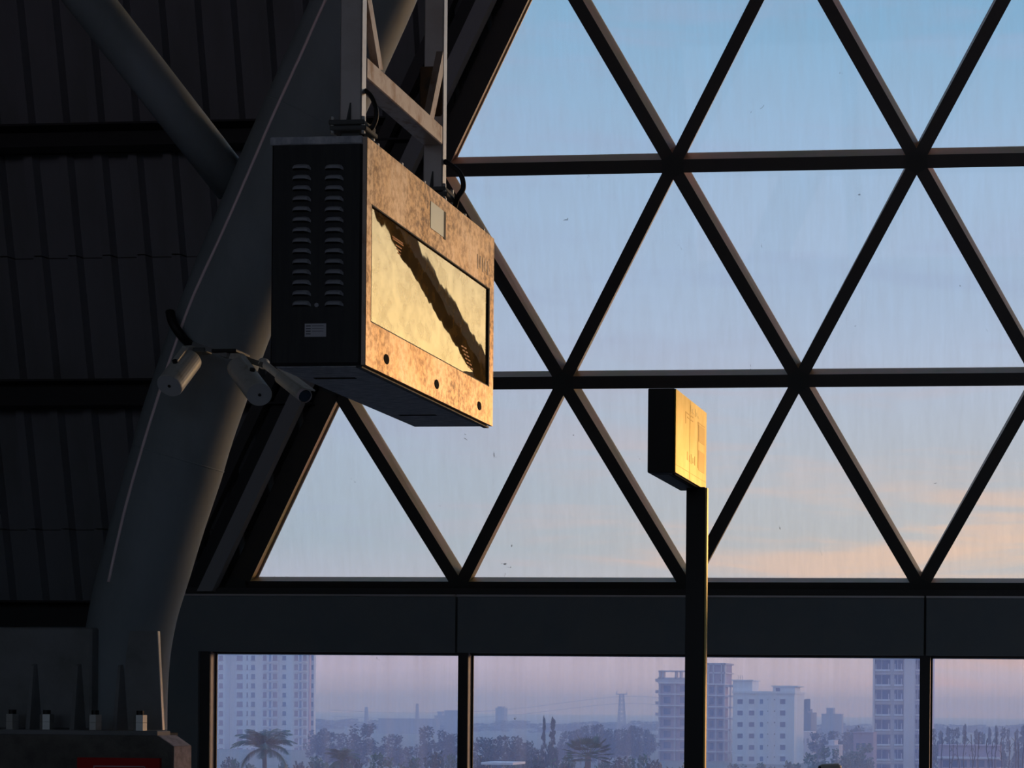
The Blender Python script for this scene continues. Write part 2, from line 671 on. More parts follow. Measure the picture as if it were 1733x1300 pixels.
def gbar(a, ra, b, rb, hw=HW, name='mullion', m='mullion_paint', parent=win1):
    d = (b - a).normalized()
    w = NRM.cross(d).normalized() * hw
    oa, ob = boff(ra), boff(rb)
    vs = [a + w, b + w, b - w, a - w, a + w + oa, b + w + ob, b - w + ob, a - w + oa]
    mb = MB().add(vs, [(0, 1, 2, 3), (7, 6, 5, 4), (0, 4, 5, 1), (1, 5, 6, 2), (2, 6, 7, 3), (3, 7, 4, 0)])
    # make the winding face outwards
    c = sum(vs, Vector()) / 8
    mb.f = [f if (mb.v[f[1]] - mb.v[f[0]]).cross(mb.v[f[2]] - mb.v[f[0]]).dot(sum((mb.v[i] for i in f), Vector()) / 4 - c) > 0 else tuple(reversed(f)) for f in mb.f]
    o = mb.build(name, m, parent)
    o.data.materials.append(M['lit_reveal_brown'])  # side faces take the tone painted as if skylit
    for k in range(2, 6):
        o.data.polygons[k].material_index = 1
    return o


for row in range(NROW):
    nb = NB - row
    for i in range(I0, I0 + nb):
        gbar(node(i, row), row, node(i + 1, row), row)
for row in range(NROW - 1):
    nb = NB - row
    for i in range(I0, I0 + nb):
        gbar(node(i, row), row, node(i, row + 1), row + 1, hw=(0.105 if i == I0 else HW))
        gbar(node(i + 1, row), row, node(i, row + 1), row + 1, hw=(0.105 if i == I0 + nb - 1 else HW))
# hubs where the bars meet
hub0 = None
for row in range(NROW):
    for i in range(I0, I0 + NB - row + 1):
        if hub0 is None:
            mb = MB()
            u = Vector((1, 0, 0))
            poly = [u * (math.cos(R(60 * k + 30)) * 0.125) + NUP * (math.sin(R(60 * k + 30)) * 0.115) for k in range(6)]
            mb.prism([p + NRM * 0.004 for p in poly], -NRM * 0.1)
            hub0 = mb.build('node_hub', 'hub_paint', win1, base=Vector((0, 0, 0)))
            hub0.location = node(i, row) - win1.location
        else:
            inst(hub0, win1, node(i, row) - win1.location)
# panes
for row in range(NROW - 1):
    nb = NB - row
    for i in range(I0, I0 + nb):
        tris = [((i, row), (i + 1, row), (i, row + 1))]
        if i > I0:
            tris.append(((i, row), (i, row + 1), (i - 1, row + 1)))
        for tr in tris:
            pts = [node(*k) + boff(k[1]) * 0.86 for k in tr]
            MB().prism(pts, NRM * -0.012).build('glass_pane', 'gable_glass', win1)
# pale sealing bead along the foot and the raking edge of the corner pane
for a, ra, b, rb, sgn in ((node(-1, 0), 0, node(-1, 1), 1, -1), (node(-1, 1), 1, node(-1, 2), 2, -1), (node(-1, 2), 2, node(-1, 3), 3, -1)):
    d = (b - a).normalized()
    w = NRM.cross(d).normalized() * sgn
    if w.x < 0:
        w = -w
    oa, ob = boff(ra) * 0.84, boff(rb) * 0.84
    mb = MB()
    mb.prism([a + w * 0.10 + oa, a + w * 0.125 + oa, b + w * 0.125 + ob, b + w * 0.10 + ob], NRM * 0.012)
    mb.build('sealing_bead', 'bead_lit_edge', win1)

# ---------------------------------------------------------------- clad gable wall left of the glazing
wf = empty('wall_front', (-9.5, FR_Y + 0.2, 0), 'end wall of dark ribbed metal cladding beside the triangular glazing', 'wall', kind='structure')
EDGE_D = (node(-1, 4) - node(-1, 0))


def edge_x(z, off=0.0):
    return node(-1, 0).x + (z - GZ) / (4 * GH) * EDGE_D.x + off


def clip_left(poly, off):
    """keep the part of an (x,z) polygon left of the raking edge"""
    out = []
    n = len(poly)
    for i in range(n):
        p, q = poly[i], poly[(i + 1) % n]
        dp, dq = p[0] - edge_x(p[1], off), q[0] - edge_x(q[1], off)
        if dp <= 0:
            out.append(p)
        if (dp < 0 < dq) or (dq < 0 < dp):
            t_ = dp / (dp - dq)
            out.append((p[0] + (q[0] - p[0]) * t_, p[1] + (q[1] - p[1]) * t_))
    return out


def wall_pt(x, z, off=0.0):
    return Vector((x, FR_Y + 0.22 - GL * (z - GZ) + off, z))


PITCH = 0.372
zrow = [at(150, p, 15.4).z for p in (1075, 893, 664, 449, 251)]
zrow = [1.95, zrow[1], zrow[2], zrow[3], zrow[4], zrow[4] + 1.45, HZ]
for r_ in range(len(zrow) - 1):
    z0, z1 = zrow[r_] + 0.006, zrow[r_ + 1] - 0.006
    for k in range(-2, 19):
        x0 = -12.2 + k * PITCH
        mb = MB()
        p1 = clip_left([(x0, z0), (x0 + PITCH * 0.64, z0), (x0 + PITCH * 0.64, z1), (x0, z1)], -0.02)
        if len(p1) >= 3:
            mb.prism([wall_pt(*p) for p in p1], (0, 0.01, 0))
        # raised trapezoidal rib
        a0, a1 = x0 + PITCH * 0.64, x0 + PITCH
        mid0, mid1 = a0 + PITCH * 0.06, a1 - PITCH * 0.05
        for (u0, u1, f0, f1) in ((a0, mid0, 0, -0.09), (mid0, mid1, -0.09, -0.09), (mid1, a1, -0.09, 0)):
            p2 = clip_left([(u0, z0), (u1, z0), (u1, z1), (u0, z1)], -0.02)
            if len(p2) >= 3:
                ff = lambda x: f0 + (f1 - f0) * (x - u0) / (u1 - u0)
                mb.prism([wall_pt(p[0], p[1], ff(p[0])) for p in p2], (0, 0.01, 0))
        if mb.v:
            mb.build('cladding_panel', 'cladding', wf)
bk = clip_left([(HX0, 1.9), (-2.0, 1.9), (-2.0, HZ), (HX0, HZ)], 0.0)
MB().prism([wall_pt(p[0], p[1], 0.012) for p in bk], (0, 0.03, 0)).build('added_light_block_sheet', 'trim_dark', wf)  # added behind the panels to block light leaking through their gaps
# girts across the cladding
for (zc, h, dep) in ((at(150, 250, 15.0).z, 0.235, 0.42), (at(150, 661, 15.0).z, 0.27, 0.42), (at(100, 1034, 15.0).z, 0.27, 0.5)):
    yb = wall_pt(0, zc, -0.125).y
    xr = edge_x(zc, -0.16)
    mb = MB().box((HX0, yb - 0.02, zc - h / 2), (xr, yb, zc + h / 2)).box((HX0, yb - dep * 0.5, zc + h / 2 - 0.02), (xr, yb, zc + h / 2)).box((HX0, yb - dep * 0.5, zc - h / 2), (xr, yb, zc - h / 2 + 0.02))
    mb.build('girt', 'girt', wf)
# sill wall under the low windows
zs = 0.92
MB().box((HX0, 15.25, 0), (HX1, 15.75, zs)).build('sill_wall', 'fascia', wf)
# grey pier left of the low windows
x_j0 = at(340, 1150, 15.3).x
MB().box((HX0, 15.2, zs), (at(286, 1150, 15.3).x, 15.6, 2.15)).build('pier', 'trim_dark', wf)
MB().box((at(286, 1150, 15.3).x, 15.25, zs), (x_j0, 15.6, 2.15)).build('pier_panel', 'fascia', wf)

# fascia panels
fz1, fz0 = at(1000, 1010.5, 15.3).z, at(1000, 1106.5, 15.3).z
fx = [at(775, 1050, 15.3).x + k * GS * 2 for k in range(-1, 5)]
fx[0] = at(292, 1050, 15.3).x
for k in range(len(fx) - 1):
    a, b_ = fx[k] + 0.012, min(fx[k + 1] - 0.012, HX1)
    if a >= b_:
        continue
    sk = 0.12 if k == 0 else 0.0
    poly = [(a - sk * 0.5, 15.26, fz0), (b_, 15.26, fz0), (b_, 15.26, fz1), (a + sk * 0.5, 15.26, fz1)]
    fp = MB().prism(poly, (0, 0.10, 0)).build('fascia_panel', 'fascia', wf)
    MB().box((a + sk * 0.5, 15.235, fz1 - 0.004), (b_, 15.30, fz1 + 0.016)).build('lit_top_edge', 'bead_lit_edge', fp)  # added pale strip stands for light on the fascia's top edge
MB().box((fx[0] + 0.1, 15.37, fz0 - 0.02), (HX1, 15.62, fz1 + 0.09)).build('fascia_backing', 'trim_dark', wf)
MB().box((edge_x(GZ) - 0.25, 15.38, GZ - 0.14), (HX1, 15.60, GZ - 0.06)).build('foot_rail', 'trim_dark', wf)

# raking trims beside the gable glazing
def rake(name, off, w, yoff, m, label, z0=GZ - 0.06, z1=HZ - 0.1):
    pts = []
    for z in (z0, z1):
        x = edge_x(z, off)
        pts.append((wall_pt(x - w / 2, z, yoff), wall_pt(x + w / 2, z, yoff)))
    poly = [pts[0][0], pts[0][1], pts[1][1], pts[1][0]]
    return tag(MB().prism(poly, (0, 0.08, 0)).build(name, m), label, 'trim', kind='structure')


rake('trim_1', -0.20, 0.165, -0.42, 'trim_light', 'pale flat raking strip running up beside the triangular glazing')
rake('trim_2', -0.07, 0.13, -0.20, 'trim_dark', 'dark raking channel between pale strip and corner pane')
rake('trim_3', -0.62, 0.13, -0.34, 'trim_dark', 'second dark raking strip nearer the ribbed cladding')
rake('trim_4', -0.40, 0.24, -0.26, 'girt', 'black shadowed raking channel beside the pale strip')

# ---------------------------------------------------------------- low windows
mx_px = [348, 784]
mx = [at(p, 1200, 15.3).x for p in mx_px]
step = (at(1565, 1200, 15.3).x - mx[1]) / 2
while mx[-1] + step < HX1 - 0.3:
    mx.append(mx[-1] + step)
wz1 = fz0 + 0.02
for k in range(len(mx) - 1):
    x0, x1 = mx[k], mx[k + 1]
    w = empty('window_%d' % (k + 2), ((x0 + x1) / 2, 15.4, zs), (
        'low wide window framing the pale high-rise and coconut palms', 'low window framing the casuarina trees and pylon behind the sign pole',
        'low window framing the white block and unfinished concrete tower', 'low window framing the thin trees past the grey tower')[k] if k < 4 else 'low window continuing along the hall beyond the thin trees',
        'window', kind='structure')
    if k >= 4:
        w['group'] = 'low windows beyond the thin trees'
    hw = 0.052
    MB().box((x0 - hw, 15.285, zs), (x0 + hw, 15.305, wz1)).build('mullion', 'trim_dark', w)
    MB().box((x0 - hw + 0.001, 15.305, zs), (x0 + hw - 0.001, 15.40, wz1)).build('reveal', 'lit_reveal_paint', w)
    MB().box((x0 + hw - 0.001, 15.385, zs), (x0 + hw + 0.016, 15.40, wz1)).build('gasket', 'rubber', w)
    MB().box((x0 - hw + 0.001, 15.41, zs + 0.01), (x1 - hw - 0.001, 15.422, wz1 - 0.005)).build('glass_pane', 'window_glass', w)
    MB().box((x0 + hw, 15.33, wz1 - 0.03), (x1 - hw, 15.40, wz1)).build('head_rail', 'trim_dark', w)

# ================================================================== inside the hall
def on_x(px, py, X):
    """world point seen at pixel (px,py) lying on the upright plane x = X"""
    d = fwd + rgt * ((px - PPX) / F_PX) - upv * ((py - PPY) / F_PX)
    return CAM + d * (X / d.x)


# ---------------------------------------------------------------- hanging display
DX0, DX1, DY0, DY1, DZ0, DZ1 = -3.683, -3.232, 6.7, 8.2, 3.137, 4.165
du = empty('display_unit', ((DX0 + DX1) / 2, (DY0 + DY1) / 2, DZ0), 'black louvred display box with rusty golden side and reflecting screen, hung from steel posts', 'display')
MB().bevel_box((DX0, DY0, DZ0), (DX1 - 0.022, DY1, DZ1), 0.012).build('casing', 'black_case', du)
MB().bevel_box((DX0 - 0.004, DY0 - 0.006, DZ1 - 0.03), (DX1 - 0.022, DY1, DZ1 + 0.006), 0.004).build('top_cap', 'case_dust', du)
s0, s1 = on_x(629, 345, DX1), on_x(828, 655, DX1)
sy0, sy1 = s0.y, s1.y
sz1 = s0.z
sz0 = s1.z
xp0, xp1 = DX1 - 0.018, DX1
side = MB()
for (ya, yb, za, zb) in ((DY0, DY1, sz1, DZ1), (DY0, DY1, DZ0, sz0), (DY0, sy0, sz0, sz1), (sy1, DY1, sz0, sz1)):
    side.box((xp0, ya, za), (xp1, yb, zb))
sp = side.build('side_panel', 'gold_paint', du)
sp['label'] = 'rusty golden side panel'
MB().box((DX1 - 0.020, DY0 - 0.002, DZ0), (DX1 - 0.002, DY0 - 0.0005, DZ1)).build('edge_strip', 'frame_paint', du)
scr = MB().box((DX1 - 0.0175, sy0 + 0.004, sz0 + 0.004), (DX1 - 0.010, sy1 - 0.004, sz1 - 0.004)).build('screen', 'screen_glass', du)
scr['label'] = 'mirror-like screen reflecting golden sky and a dark bar'
# orange letters glowing faintly on the screen
for (pa, pb) in (((664, 398), (682, 412)), ((665, 402), (683, 416)), ((670, 414), (680, 421)), ((671, 420), (679, 426)), ((673, 427), (678, 431))):
    p, q = on_x(*pa, DX1 - 0.009), on_x(*pb, DX1 - 0.009)
    MB().box((DX1 - 0.010, p.y, q.z - 0.003), (DX1 - 0.0093, q.y, q.z + 0.003)).build('screen_text', 'screen_text', scr)
for k in range(6):
    for j in range(2):
        p = on_x(781 + 2.2 * k + j * 5, 585 + 7 * k + j * 3, DX1 - 0.009)
        MB().box((DX1 - 0.010, p.y, p.z - 0.004), (DX1 - 0.0093, p.y + 0.028, p.z + 0.003)).build('screen_text', 'screen_text', scr)
# dark gasket round the screen
gk = MB()
gk.box((DX1 - 0.009, sy0, sz1 - 0.006), (DX1 - 0.001, sy1, sz1)).box((DX1 - 0.009, sy0, sz0), (DX1 - 0.001, sy1, sz0 + 0.006))
gk.box((DX1 - 0.009, sy0, sz0), (DX1 - 0.001, sy0 + 0.008, sz1)).box((DX1 - 0.009, sy1 - 0.012, sz0), (DX1 - 0.001, sy1, sz1))
gk.build('screen_gasket', 'rubber', du)
p0, p1 = on_x(728.5, 340, DX1), on_x(750.5, 402, DX1)
MB().box((DX1, p0.y, p1.z), (DX1 + 0.002, p1.y, p0.z)).build('sensor_window', 'sensor_pane', du)
MB().box((DX1, p1.y, p1.z - 0.006), (DX1 + 0.003, p1.y + 0.022, p0.z)).build('window_edge', 'rubber', du)
slot0 = None
for (px, py) in ((654, 608), (739, 650.5), (811, 687)):
    p = on_x(px, py, DX1)
    mb = MB()
    poly = [(DX1 - 0.001, p.y + 0.026 * math.cos(a) , p.z + 0.024 * math.sin(a)) for a in [2 * math.pi * k / 10 for k in range(10)]]
    mb.prism(poly, (0.003, 0, 0))
    mb.build('lock_slot', 'slot_black', du)
# worn lettering left on the golden panel
for k in range(5):
    p = on_x(808 + 4.2 * k, 430 + 3.0 * k, DX1)
    MB().box((DX1, p.y, p.z - 0.075 + 0.012 * (k % 2)), (DX1 + 0.0015, p.y + 0.010, p.z)).build('worn_letter', 'frame_paint', du)
# louvres on the dark end
lv = MB()
lw, lh, ld = 0.088, 0.030, 0.020
nx = 8
prof = [(lh * 0.5, 0.0), (lh * 0.32, 0.55), (lh * 0.05, 0.92), (-lh * 0.30, 1.0)]
for i in range(nx + 1):
    u = -1 + 2 * i / nx
    e = (1 - abs(u) ** 5)
    for (z, dd) in prof:
        lv.v.append(Vector((u * lw / 2, -ld * dd * e, z * (0.55 + 0.45 * e) - (1 - e) * lh * 0.25)))
for i in range(nx):
    for j in range(len(prof) - 1):
        a = i * len(prof) + j
        lv.f.append((a, a + 1, a + len(prof) + 1, a + len(prof)))
    a = i * len(prof) + len(prof) - 1
lv0 = None
for r_ in range(14):
    for c_, pxc in enumerate((510.5, 565.5)):
        p = at(pxc, 283.5 + 17.75 * r_, DY0)
        loc = Vector((p.x, DY0 + 0.0005, p.z)) - du.location
        if lv0 is None:
            lv0 = lv.build('louvre', 'louver_metal', du, base=Vector((0, 0, 0)), loc=loc)
        else:
            inst(lv0, du, loc)
# rating label, key slot
p0, p1 = at(516, 548, DY0), at(552, 570, DY0)
st = MB().box((p0.x, DY0 - 0.0015, p1.z), (p1.x, DY0, p0.z)).build('rating_label', 'paper', du)
w_, h_ = p1.x - p0.x, p0.z - p1.z
for k in range(4):
    z = p0.z - h_ * (0.18 + 0.2 * k)
    MB().box((p0.x + w_ * 0.06, DY0 - 0.0022, z - 0.0022), (p0.x + w_ * 0.28, DY0 - 0.0015, z + 0.0022)).build('print_line', 'ink', st)
    if k < 3:
        MB().box((p0.x + w_ * 0.34, DY0 - 0.0022, z - 0.001), (p0.x + w_ * 0.88, DY0 - 0.0015, z + 0.001)).build('print_line', 'ink', st)
p = at(537, 517, DY0)
MB().tube([(p.x, DY0 + 0.002, p.z), (p.x, DY0 - 0.008, p.z)], 0.010, 10).build('lock', 'louver_metal', du)
# underside: dusty tray with two slots and a lip
MB().box((DX0 + 0.02, DY0 + 0.02, DZ0 - 0.004), (DX1 - 0.05, DY1 - 0.02, DZ0 + 0.002)).build('bottom_tray', 'case_dust', du)
for yc in (6.95, 7.85):
    MB().box((-3.60, yc - 0.012, DZ0 - 0.006), (-3.40, yc + 0.012, DZ0 - 0.003)).build('vent_slot', 'slot_black', du)
MB().box((DX1 - 0.05, DY0 + 0.01, DZ0 - 0.010), (DX1 - 0.022, DY1, DZ0)).build('bottom_lip', 'black_case', du)
# bolts along the top edge of the golden panel
for k in range(6):
    y = DY0 + 0.12 + k * 0.25
    MB().tube([(DX1 - 0.012, y, DZ1), (DX1 - 0.012, y, DZ1 + 0.014)], 0.010, 6).build('edge_bolt', 'nut', du)

# ---------------------------------------------------------------- hanger frame
PF_Y = 6.85
px_l, px_r = at(575, 110, PF_Y).x, at(612, 110, PF_Y).x
FXR = px_r
py_r = on_x(750, 150, FXR).y
hf = empty('hanger_frame', ((px_l + px_r) / 2, (PF_Y + py_r) / 2, DZ1 + 0.006), 'grey steel hanger frame with slanting braces carrying the display box', 'frame')
fl_z1, fl_z0 = at(590, 204, PF_Y - 0.02).z, at(590, 222, PF_Y - 0.02).z
PD = 0.052
for kk, yy in enumerate((PF_Y, py_r)):
    MB().bevel_box((px_l, yy, fl_z1), (px_r, yy + PD, HZ), 0.006).build('post', 'pipe_grey', hf)
    xc, yc = (px_l + px_r) / 2, yy + PD / 2
    fm = (fl_z0 + fl_z1) / 2
    MB().bevel_box((px_l - 0.035, yy - 0.035, fm + 0.002), (px_r + 0.03, yy + PD + 0.035, fl_z1), 0.004).build('upper_flange', 'flange', hf)
    MB().bevel_box((px_l - 0.03, yy - 0.035, fl_z0), (px_r + 0.04, yy + PD + 0.035, fm - 0.002), 0.004).build('lower_flange', 'flange', hf)
    MB().box((px_l + 0.01, yy, DZ1 + 0.006), (px_r - 0.01, yy + PD, fl_z0)).build('stub', 'flange', hf)
    # triangular stiffener on the front of the post
    MB().prism([(xc - 0.003, yy, fl_z1), (xc - 0.003, yy - 0.032, fl_z1), (xc - 0.003, yy, fl_z1 + 0.09)], (0.007, 0, 0)).build('stiffener', 'flange', hf)
    for bx_ in (px_l - 0.022, px_r + 0.020):
        for by_ in (yy - 0.022, yy + PD + 0.022):
            MB().tube([(bx_, by_, fl_z0 - 0.012), (bx_, by_, fl_z1 + 0.016)], 0.010, 6).build('bolt', 'nut', hf)
ra, rb_ = on_x(620, 95, FXR), on_x(620, 131, FXR)
MB().bevel_box((px_l, PF_Y + PD, rb_.z), (px_r, py_r, ra.z), 0.005).build('rail', 'frame_paint', hf)
for (a, b_) in (((619, -45), (646, 118)), ((755, 84), (731, 203))):
    pa, pb = on_x(*a, FXR), on_x(*b_, FXR)
    pa.x = pb.x = FXR - 0.02
    MB().beam(pa, pb, 0.036, 0.045, (0, 1, 0)).build('brace', 'frame_paint', hf)
# rusty collar on the rear post below the ceiling brackets
pa = on_x(735, 130, FXR)
MB().bevel_box((px_l - 0.02, py_r - 0.012, pa.z - 0.16), (px_r - 0.004, py_r + PD + 0.012, pa.z + 0.1), 0.01).build('collar', 'rust', hf)


def spline(pts, n=8):
    """Catmull-Rom through the points"""
    pts = [Vector(p) for p in pts]
    out = []
    for i in range(len(pts) - 1):
        p0, p1, p2, p3 = pts[max(i - 1, 0)], pts[i], pts[i + 1], pts[min(i + 2, len(pts) - 1)]
        for k in range(n):
            t_ = k / n
            out.append(0.5 * ((2 * p1) + (p2 - p0) * t_ + (2 * p0 - 5 * p1 + 4 * p2 - p3) * t_ ** 2 + (3 * p1 - p0 - 3 * p2 + p3) * t_ ** 3))
    out.append(pts[-1])
    return out


pts = [at(x, y, Y) for x, y, Y in ((613, 150, 6.90), (628, 163, 6.88), (637, 190, 6.87), (631, 214, 6.87), (612, 229, 6.88), (598, 233, 6.90))]
pts[-1] = Vector((pts[-1].x, 6.95, DZ1 + 0.004))
tag(MB().tube(spline(pts), 0.011, 8).build('conduit', 'rubber', smooth=True), 'short black conduit looping from front post into the display box', 'conduit')
pts = [on_x(752, 273, FXR), at(766, 282, py_r + 0.03), at(780, 296, py_r + 0.04), at(784, 318, py_r + 0.05), at(774, 336, py_r + 0.06)]
pts.append(Vector((DX1 - 0.10, py_r + 0.12, DZ1 + 0.004)))
tag(MB().tube(spline(pts), 0.0135, 8).build('conduit', 'rubber', smooth=True), 'thick black conduit looping off the rear post against the sky', 'conduit')

# ---------------------------------------------------------------- arch column
CY = 9.0
pxs = [(705, -190, .262), (660, -100, .262), (617, 0, .262), (508, 240, .262), (448, 380, .262), (388, 525, .262), (325, 700, .260), (298, 790, .258), (270, 880, .252), (249, 955, .246), (228, 1030, .240), (216, 1100, .236), (211, 1170, .236), (210, 1240, .236)]
col = empty('arch_column', at(210, 1240, CY), 'thick grey inclined steel tube column standing on a bolted base plate', 'column')
cp = [at(x, y, CY) for x, y, r_ in pxs]
cp = [cp[0] + (cp[0] - cp[1]) * 1.6] + cp
rr = [.262] + [p[2] for p in pxs]
sp_ = spline(cp, 6)
rs = []
for i in range(len(rr) - 1):
    rs += [rr[i] + (rr[i + 1] - rr[i]) * k / 6 for k in range(6)]
rs.append(rr[-1])
MB().tube(sp_, rs, 40).build('tube', 'tube_paint', col, smooth=True)


def ring(cen, d, r0, h, name, m, parent):
    d = Vector(d).normalized()
    return MB().tube([cen - d * h / 2, cen - d * h / 4, cen + d * h / 4, cen + d * h / 2], [r0 * 0.995, r0 + h * 0.22, r0 + h * 0.22, r0 * 0.995], 40, False).build(name, m, parent, smooth=True)


def nearest(py):
    k = min(range(len(sp_)), key=lambda i: abs(sp_[i].z - at(300, py, CY).z))
    return k


for py in (782, 205):
    k = nearest(py)
    ring(sp_[k], sp_[k + 1] - sp_[k - 1], rs[k], 0.012, 'weld_ring', 'tube_paint', col)
# pale bead up the tube: its specular highlight made as shape
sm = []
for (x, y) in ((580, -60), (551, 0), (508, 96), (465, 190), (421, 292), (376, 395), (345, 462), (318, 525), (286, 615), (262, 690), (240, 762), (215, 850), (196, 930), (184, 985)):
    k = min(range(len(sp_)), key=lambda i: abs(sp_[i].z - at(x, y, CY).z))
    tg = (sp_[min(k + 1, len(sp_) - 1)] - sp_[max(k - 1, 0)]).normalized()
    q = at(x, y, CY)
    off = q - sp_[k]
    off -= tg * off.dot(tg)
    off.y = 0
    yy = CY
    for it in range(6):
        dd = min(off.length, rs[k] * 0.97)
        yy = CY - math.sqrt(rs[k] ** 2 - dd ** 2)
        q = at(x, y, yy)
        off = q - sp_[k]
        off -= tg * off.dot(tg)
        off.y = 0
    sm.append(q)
MB().tube(spline(sm, 4), 0.0095, 6).build('tube_highlight', 'highlight_paint', col, smooth=True)
# base: haunch box, plate, fins, nuts
bp_z1, bp_z0 = at(150, 1236, 8.5).z, at(150, 1244.5, 8.5).z
bx_l, bx_r = at(-60, 1200, 8.6).x, at(266, 1238, 8.5).x
MB().bevel_box((bx_l, 8.5, bp_z0), (bx_r, 8.63, bp_z1), 0.003).build('base_plate', 'base_paint', col)
MB().box((bx_l, 8.63, bp_z0), (bx_r - 0.50, 9.35, bp_z1)).build('rear_base_plate', 'base_paint', col)
hz = at(80, 1062, 8.72).z
MB().bevel_box((bx_l, 8.70, bp_z1), (at(158, 1100, 8.72).x, 9.3, hz), 0.01).build('haunch', 'base_paint', col)
xr0, xr1 = at(276, 1066, 8.85).x, at(284, 1235, 8.85).x
MB().prism([(xr0 - 0.30, 8.80, hz - 0.015), (xr0, 8.80, hz - 0.015), (xr1, 8.80, bp_z1), (xr1 - 0.36, 8.80, bp_z1)], (0, 0.02, 0)).build('gusset', 'base_paint', col)
MB().prism([(xr0 - 0.004, 8.795, hz - 0.015), (xr0 + 0.002, 8.795, hz - 0.015), (xr1 + 0.002, 8.795, bp_z1), (xr1 - 0.004, 8.795, bp_z1)], (0, 0.02, 0)).build('gusset_lit_edge', 'bead_lit_edge', col)  # pale strip paints the light caught along the gusset's edge
for fpx in (46, 121, 193):
    yb = 8.80 if fpx > 160 else 8.70
    p = at(fpx, 1236, yb - 0.10)
    q = at(fpx + 8, 1127, yb - 0.03)
    mb = MB()
    mb.add([(p.x - 0.012, yb - 0.10, bp_z1), (p.x + 0.014, yb - 0.10, bp_z1), (p.x + 0.022, yb, bp_z1), (p.x - 0.02, yb, bp_z1),
            (q.x - 0.008, yb - 0.025, q.z), (q.x + 0.008, yb - 0.025, q.z), (q.x + 0.012, yb, q.z + 0.012), (q.x - 0.012, yb, q.z + 0.012)],
           [(3, 2, 1, 0), (4, 5, 6, 7), (0, 1, 5, 4), (1, 2, 6, 5), (2, 3, 7, 6), (3, 0, 4, 7)])
    mb.build('fin', 'base_paint', col)
for npx, rot in ((21, 0.1), (79, 0.5), (161, 0.15), (237, 0.45)):
    c = at(npx, 1236, 8.57)
    b0 = MB()
    for (za, zb) in ((bp_z1, bp_z1 + 0.044), (bp_z1 + 0.046, bp_z1 + 0.09)):
        b0.prism([(c.x + 0.036 * math.cos(rot + R(60) * k), 8.57 + 0.036 * math.sin(rot + R(60) * k), za) for k in range(6)], (0, 0, zb - za))
    nut = b0.build('nut', 'nut', col)
    MB().tube([(c.x, 8.57, bp_z1 + 0.08), (c.x, 8.57, bp_z1 + 0.115)], 0.02, 10).build('bolt_end', 'rubber', nut)

# side brace tube
pa, pb = at(400, 318, CY), at(120, -40, 8.2)
pc = pb + (pb - pa) * 0.9
MB().tube([pa, pa * 0.5 + pb * 0.5, pb, pc], 0.125, 28).build('brace_tube', 'tube_paint', col, smooth=True)

# concrete plinth with chamfered shoulder
px0 = bx_l
ptop = bp_z0
ch_z = at(291, 1264, 8.48).z
x_a, x_b = at(266, 1244, 8.48).x, at(292, 1264, 8.48).x
pl = empty('plinth', (px0 + 0.5, 8.8, 0), 'dark concrete plinth with chamfered pink-lit shoulder under the column', 'plinth')
MB().prism([(px0, 8.48, 0), (x_b, 8.48, 0), (x_b, 8.48, ch_z), (x_a, 8.48, ptop), (px0, 8.48, ptop)], (0, 0.19, 0)).build('front_block', 'concrete', pl)
MB().box((px0, 8.67, 0), (x_a - 0.50, 9.5, ptop)).build('rear_block', 'concrete', pl)
MB().prism([(x_b, 8.49, 0), (x_b, 8.66, 0), (x_b, 8.66, ch_z), (x_b, 8.49, ch_z)], (0.004, 0, 0)).build('lit_side_skin', 'pink_lit_concrete', pl)  # added thin skin; pink sunlight on the side put into its colour
MB().prism([(x_b, 8.49, ch_z), (x_b, 8.66, ch_z), (x_a, 8.66, ptop), (x_a, 8.49, ptop)], (0.003, 0, 0.003)).build('lit_shoulder_skin', 'pink_lit_concrete', pl)  # chamfer skin with the same sunlight painted in
# red notice on the plinth
n0, n1 = at(133, 1282, 8.475), at(272, 1360, 8.475)
rs_ = empty('notice_sign', (n0.x + (n1.x - n0.x) / 2, 8.475, n1.z), 'red notice plate with thin white border fixed to the plinth', 'sign')
MB().box((n0.x, 8.462, n1.z), (n1.x, 8.4795, n0.z)).build('plate', 'red_sign', rs_)
q0, q1 = at(158, 1296, 8.46), at(245, 1350, 8.46)
bd = MB()
tw = 0.005
bd.box((q0.x, 8.4605, q0.z - tw), (q1.x, 8.462, q0.z)).box((q0.x, 8.4605, q1.z), (q1.x, 8.462, q1.z + tw))
bd.box((q0.x, 8.4605, q1.z), (q0.x + tw, 8.462, q0.z)).box((q1.x - tw, 8.4605, q1.z), (q1.x, 8.462, q0.z))
bd.build('border', 'sign_white', rs_)

# ---------------------------------------------------------------- security cameras on the column
cb = empty('camera_bracket', at(340, 590, 8.62), 'slim metal bracket with black strap holding cameras on the column', 'bracket')
MB().tube(spline([at(288, 528, 8.72), at(293, 547, 8.70), at(310, 572, 8.70), at(330, 590, 8.66)]), 0.026, 10).build('strap', 'rubber', cb, smooth=True)
MB().beam(at(328, 583, 8.62), at(386, 602, 8.58), 0.03, 0.028).build('cross_bar', 'base_paint', cb)
MB().bevel_box(at(335, 601, 8.66), at(346, 588, 8.58), 0.004).build('junction_box', 'flange', cb)
MB().bevel_box(at(383, 607, 8.72), at(399, 590, 8.56), 0.004).build('mounting_block', 'rubber', cb)
MB().beam(at(392, 600, 8.64), at(446, 618, 8.56), 0.03, 0.03).build('arm', 'flange', cb)


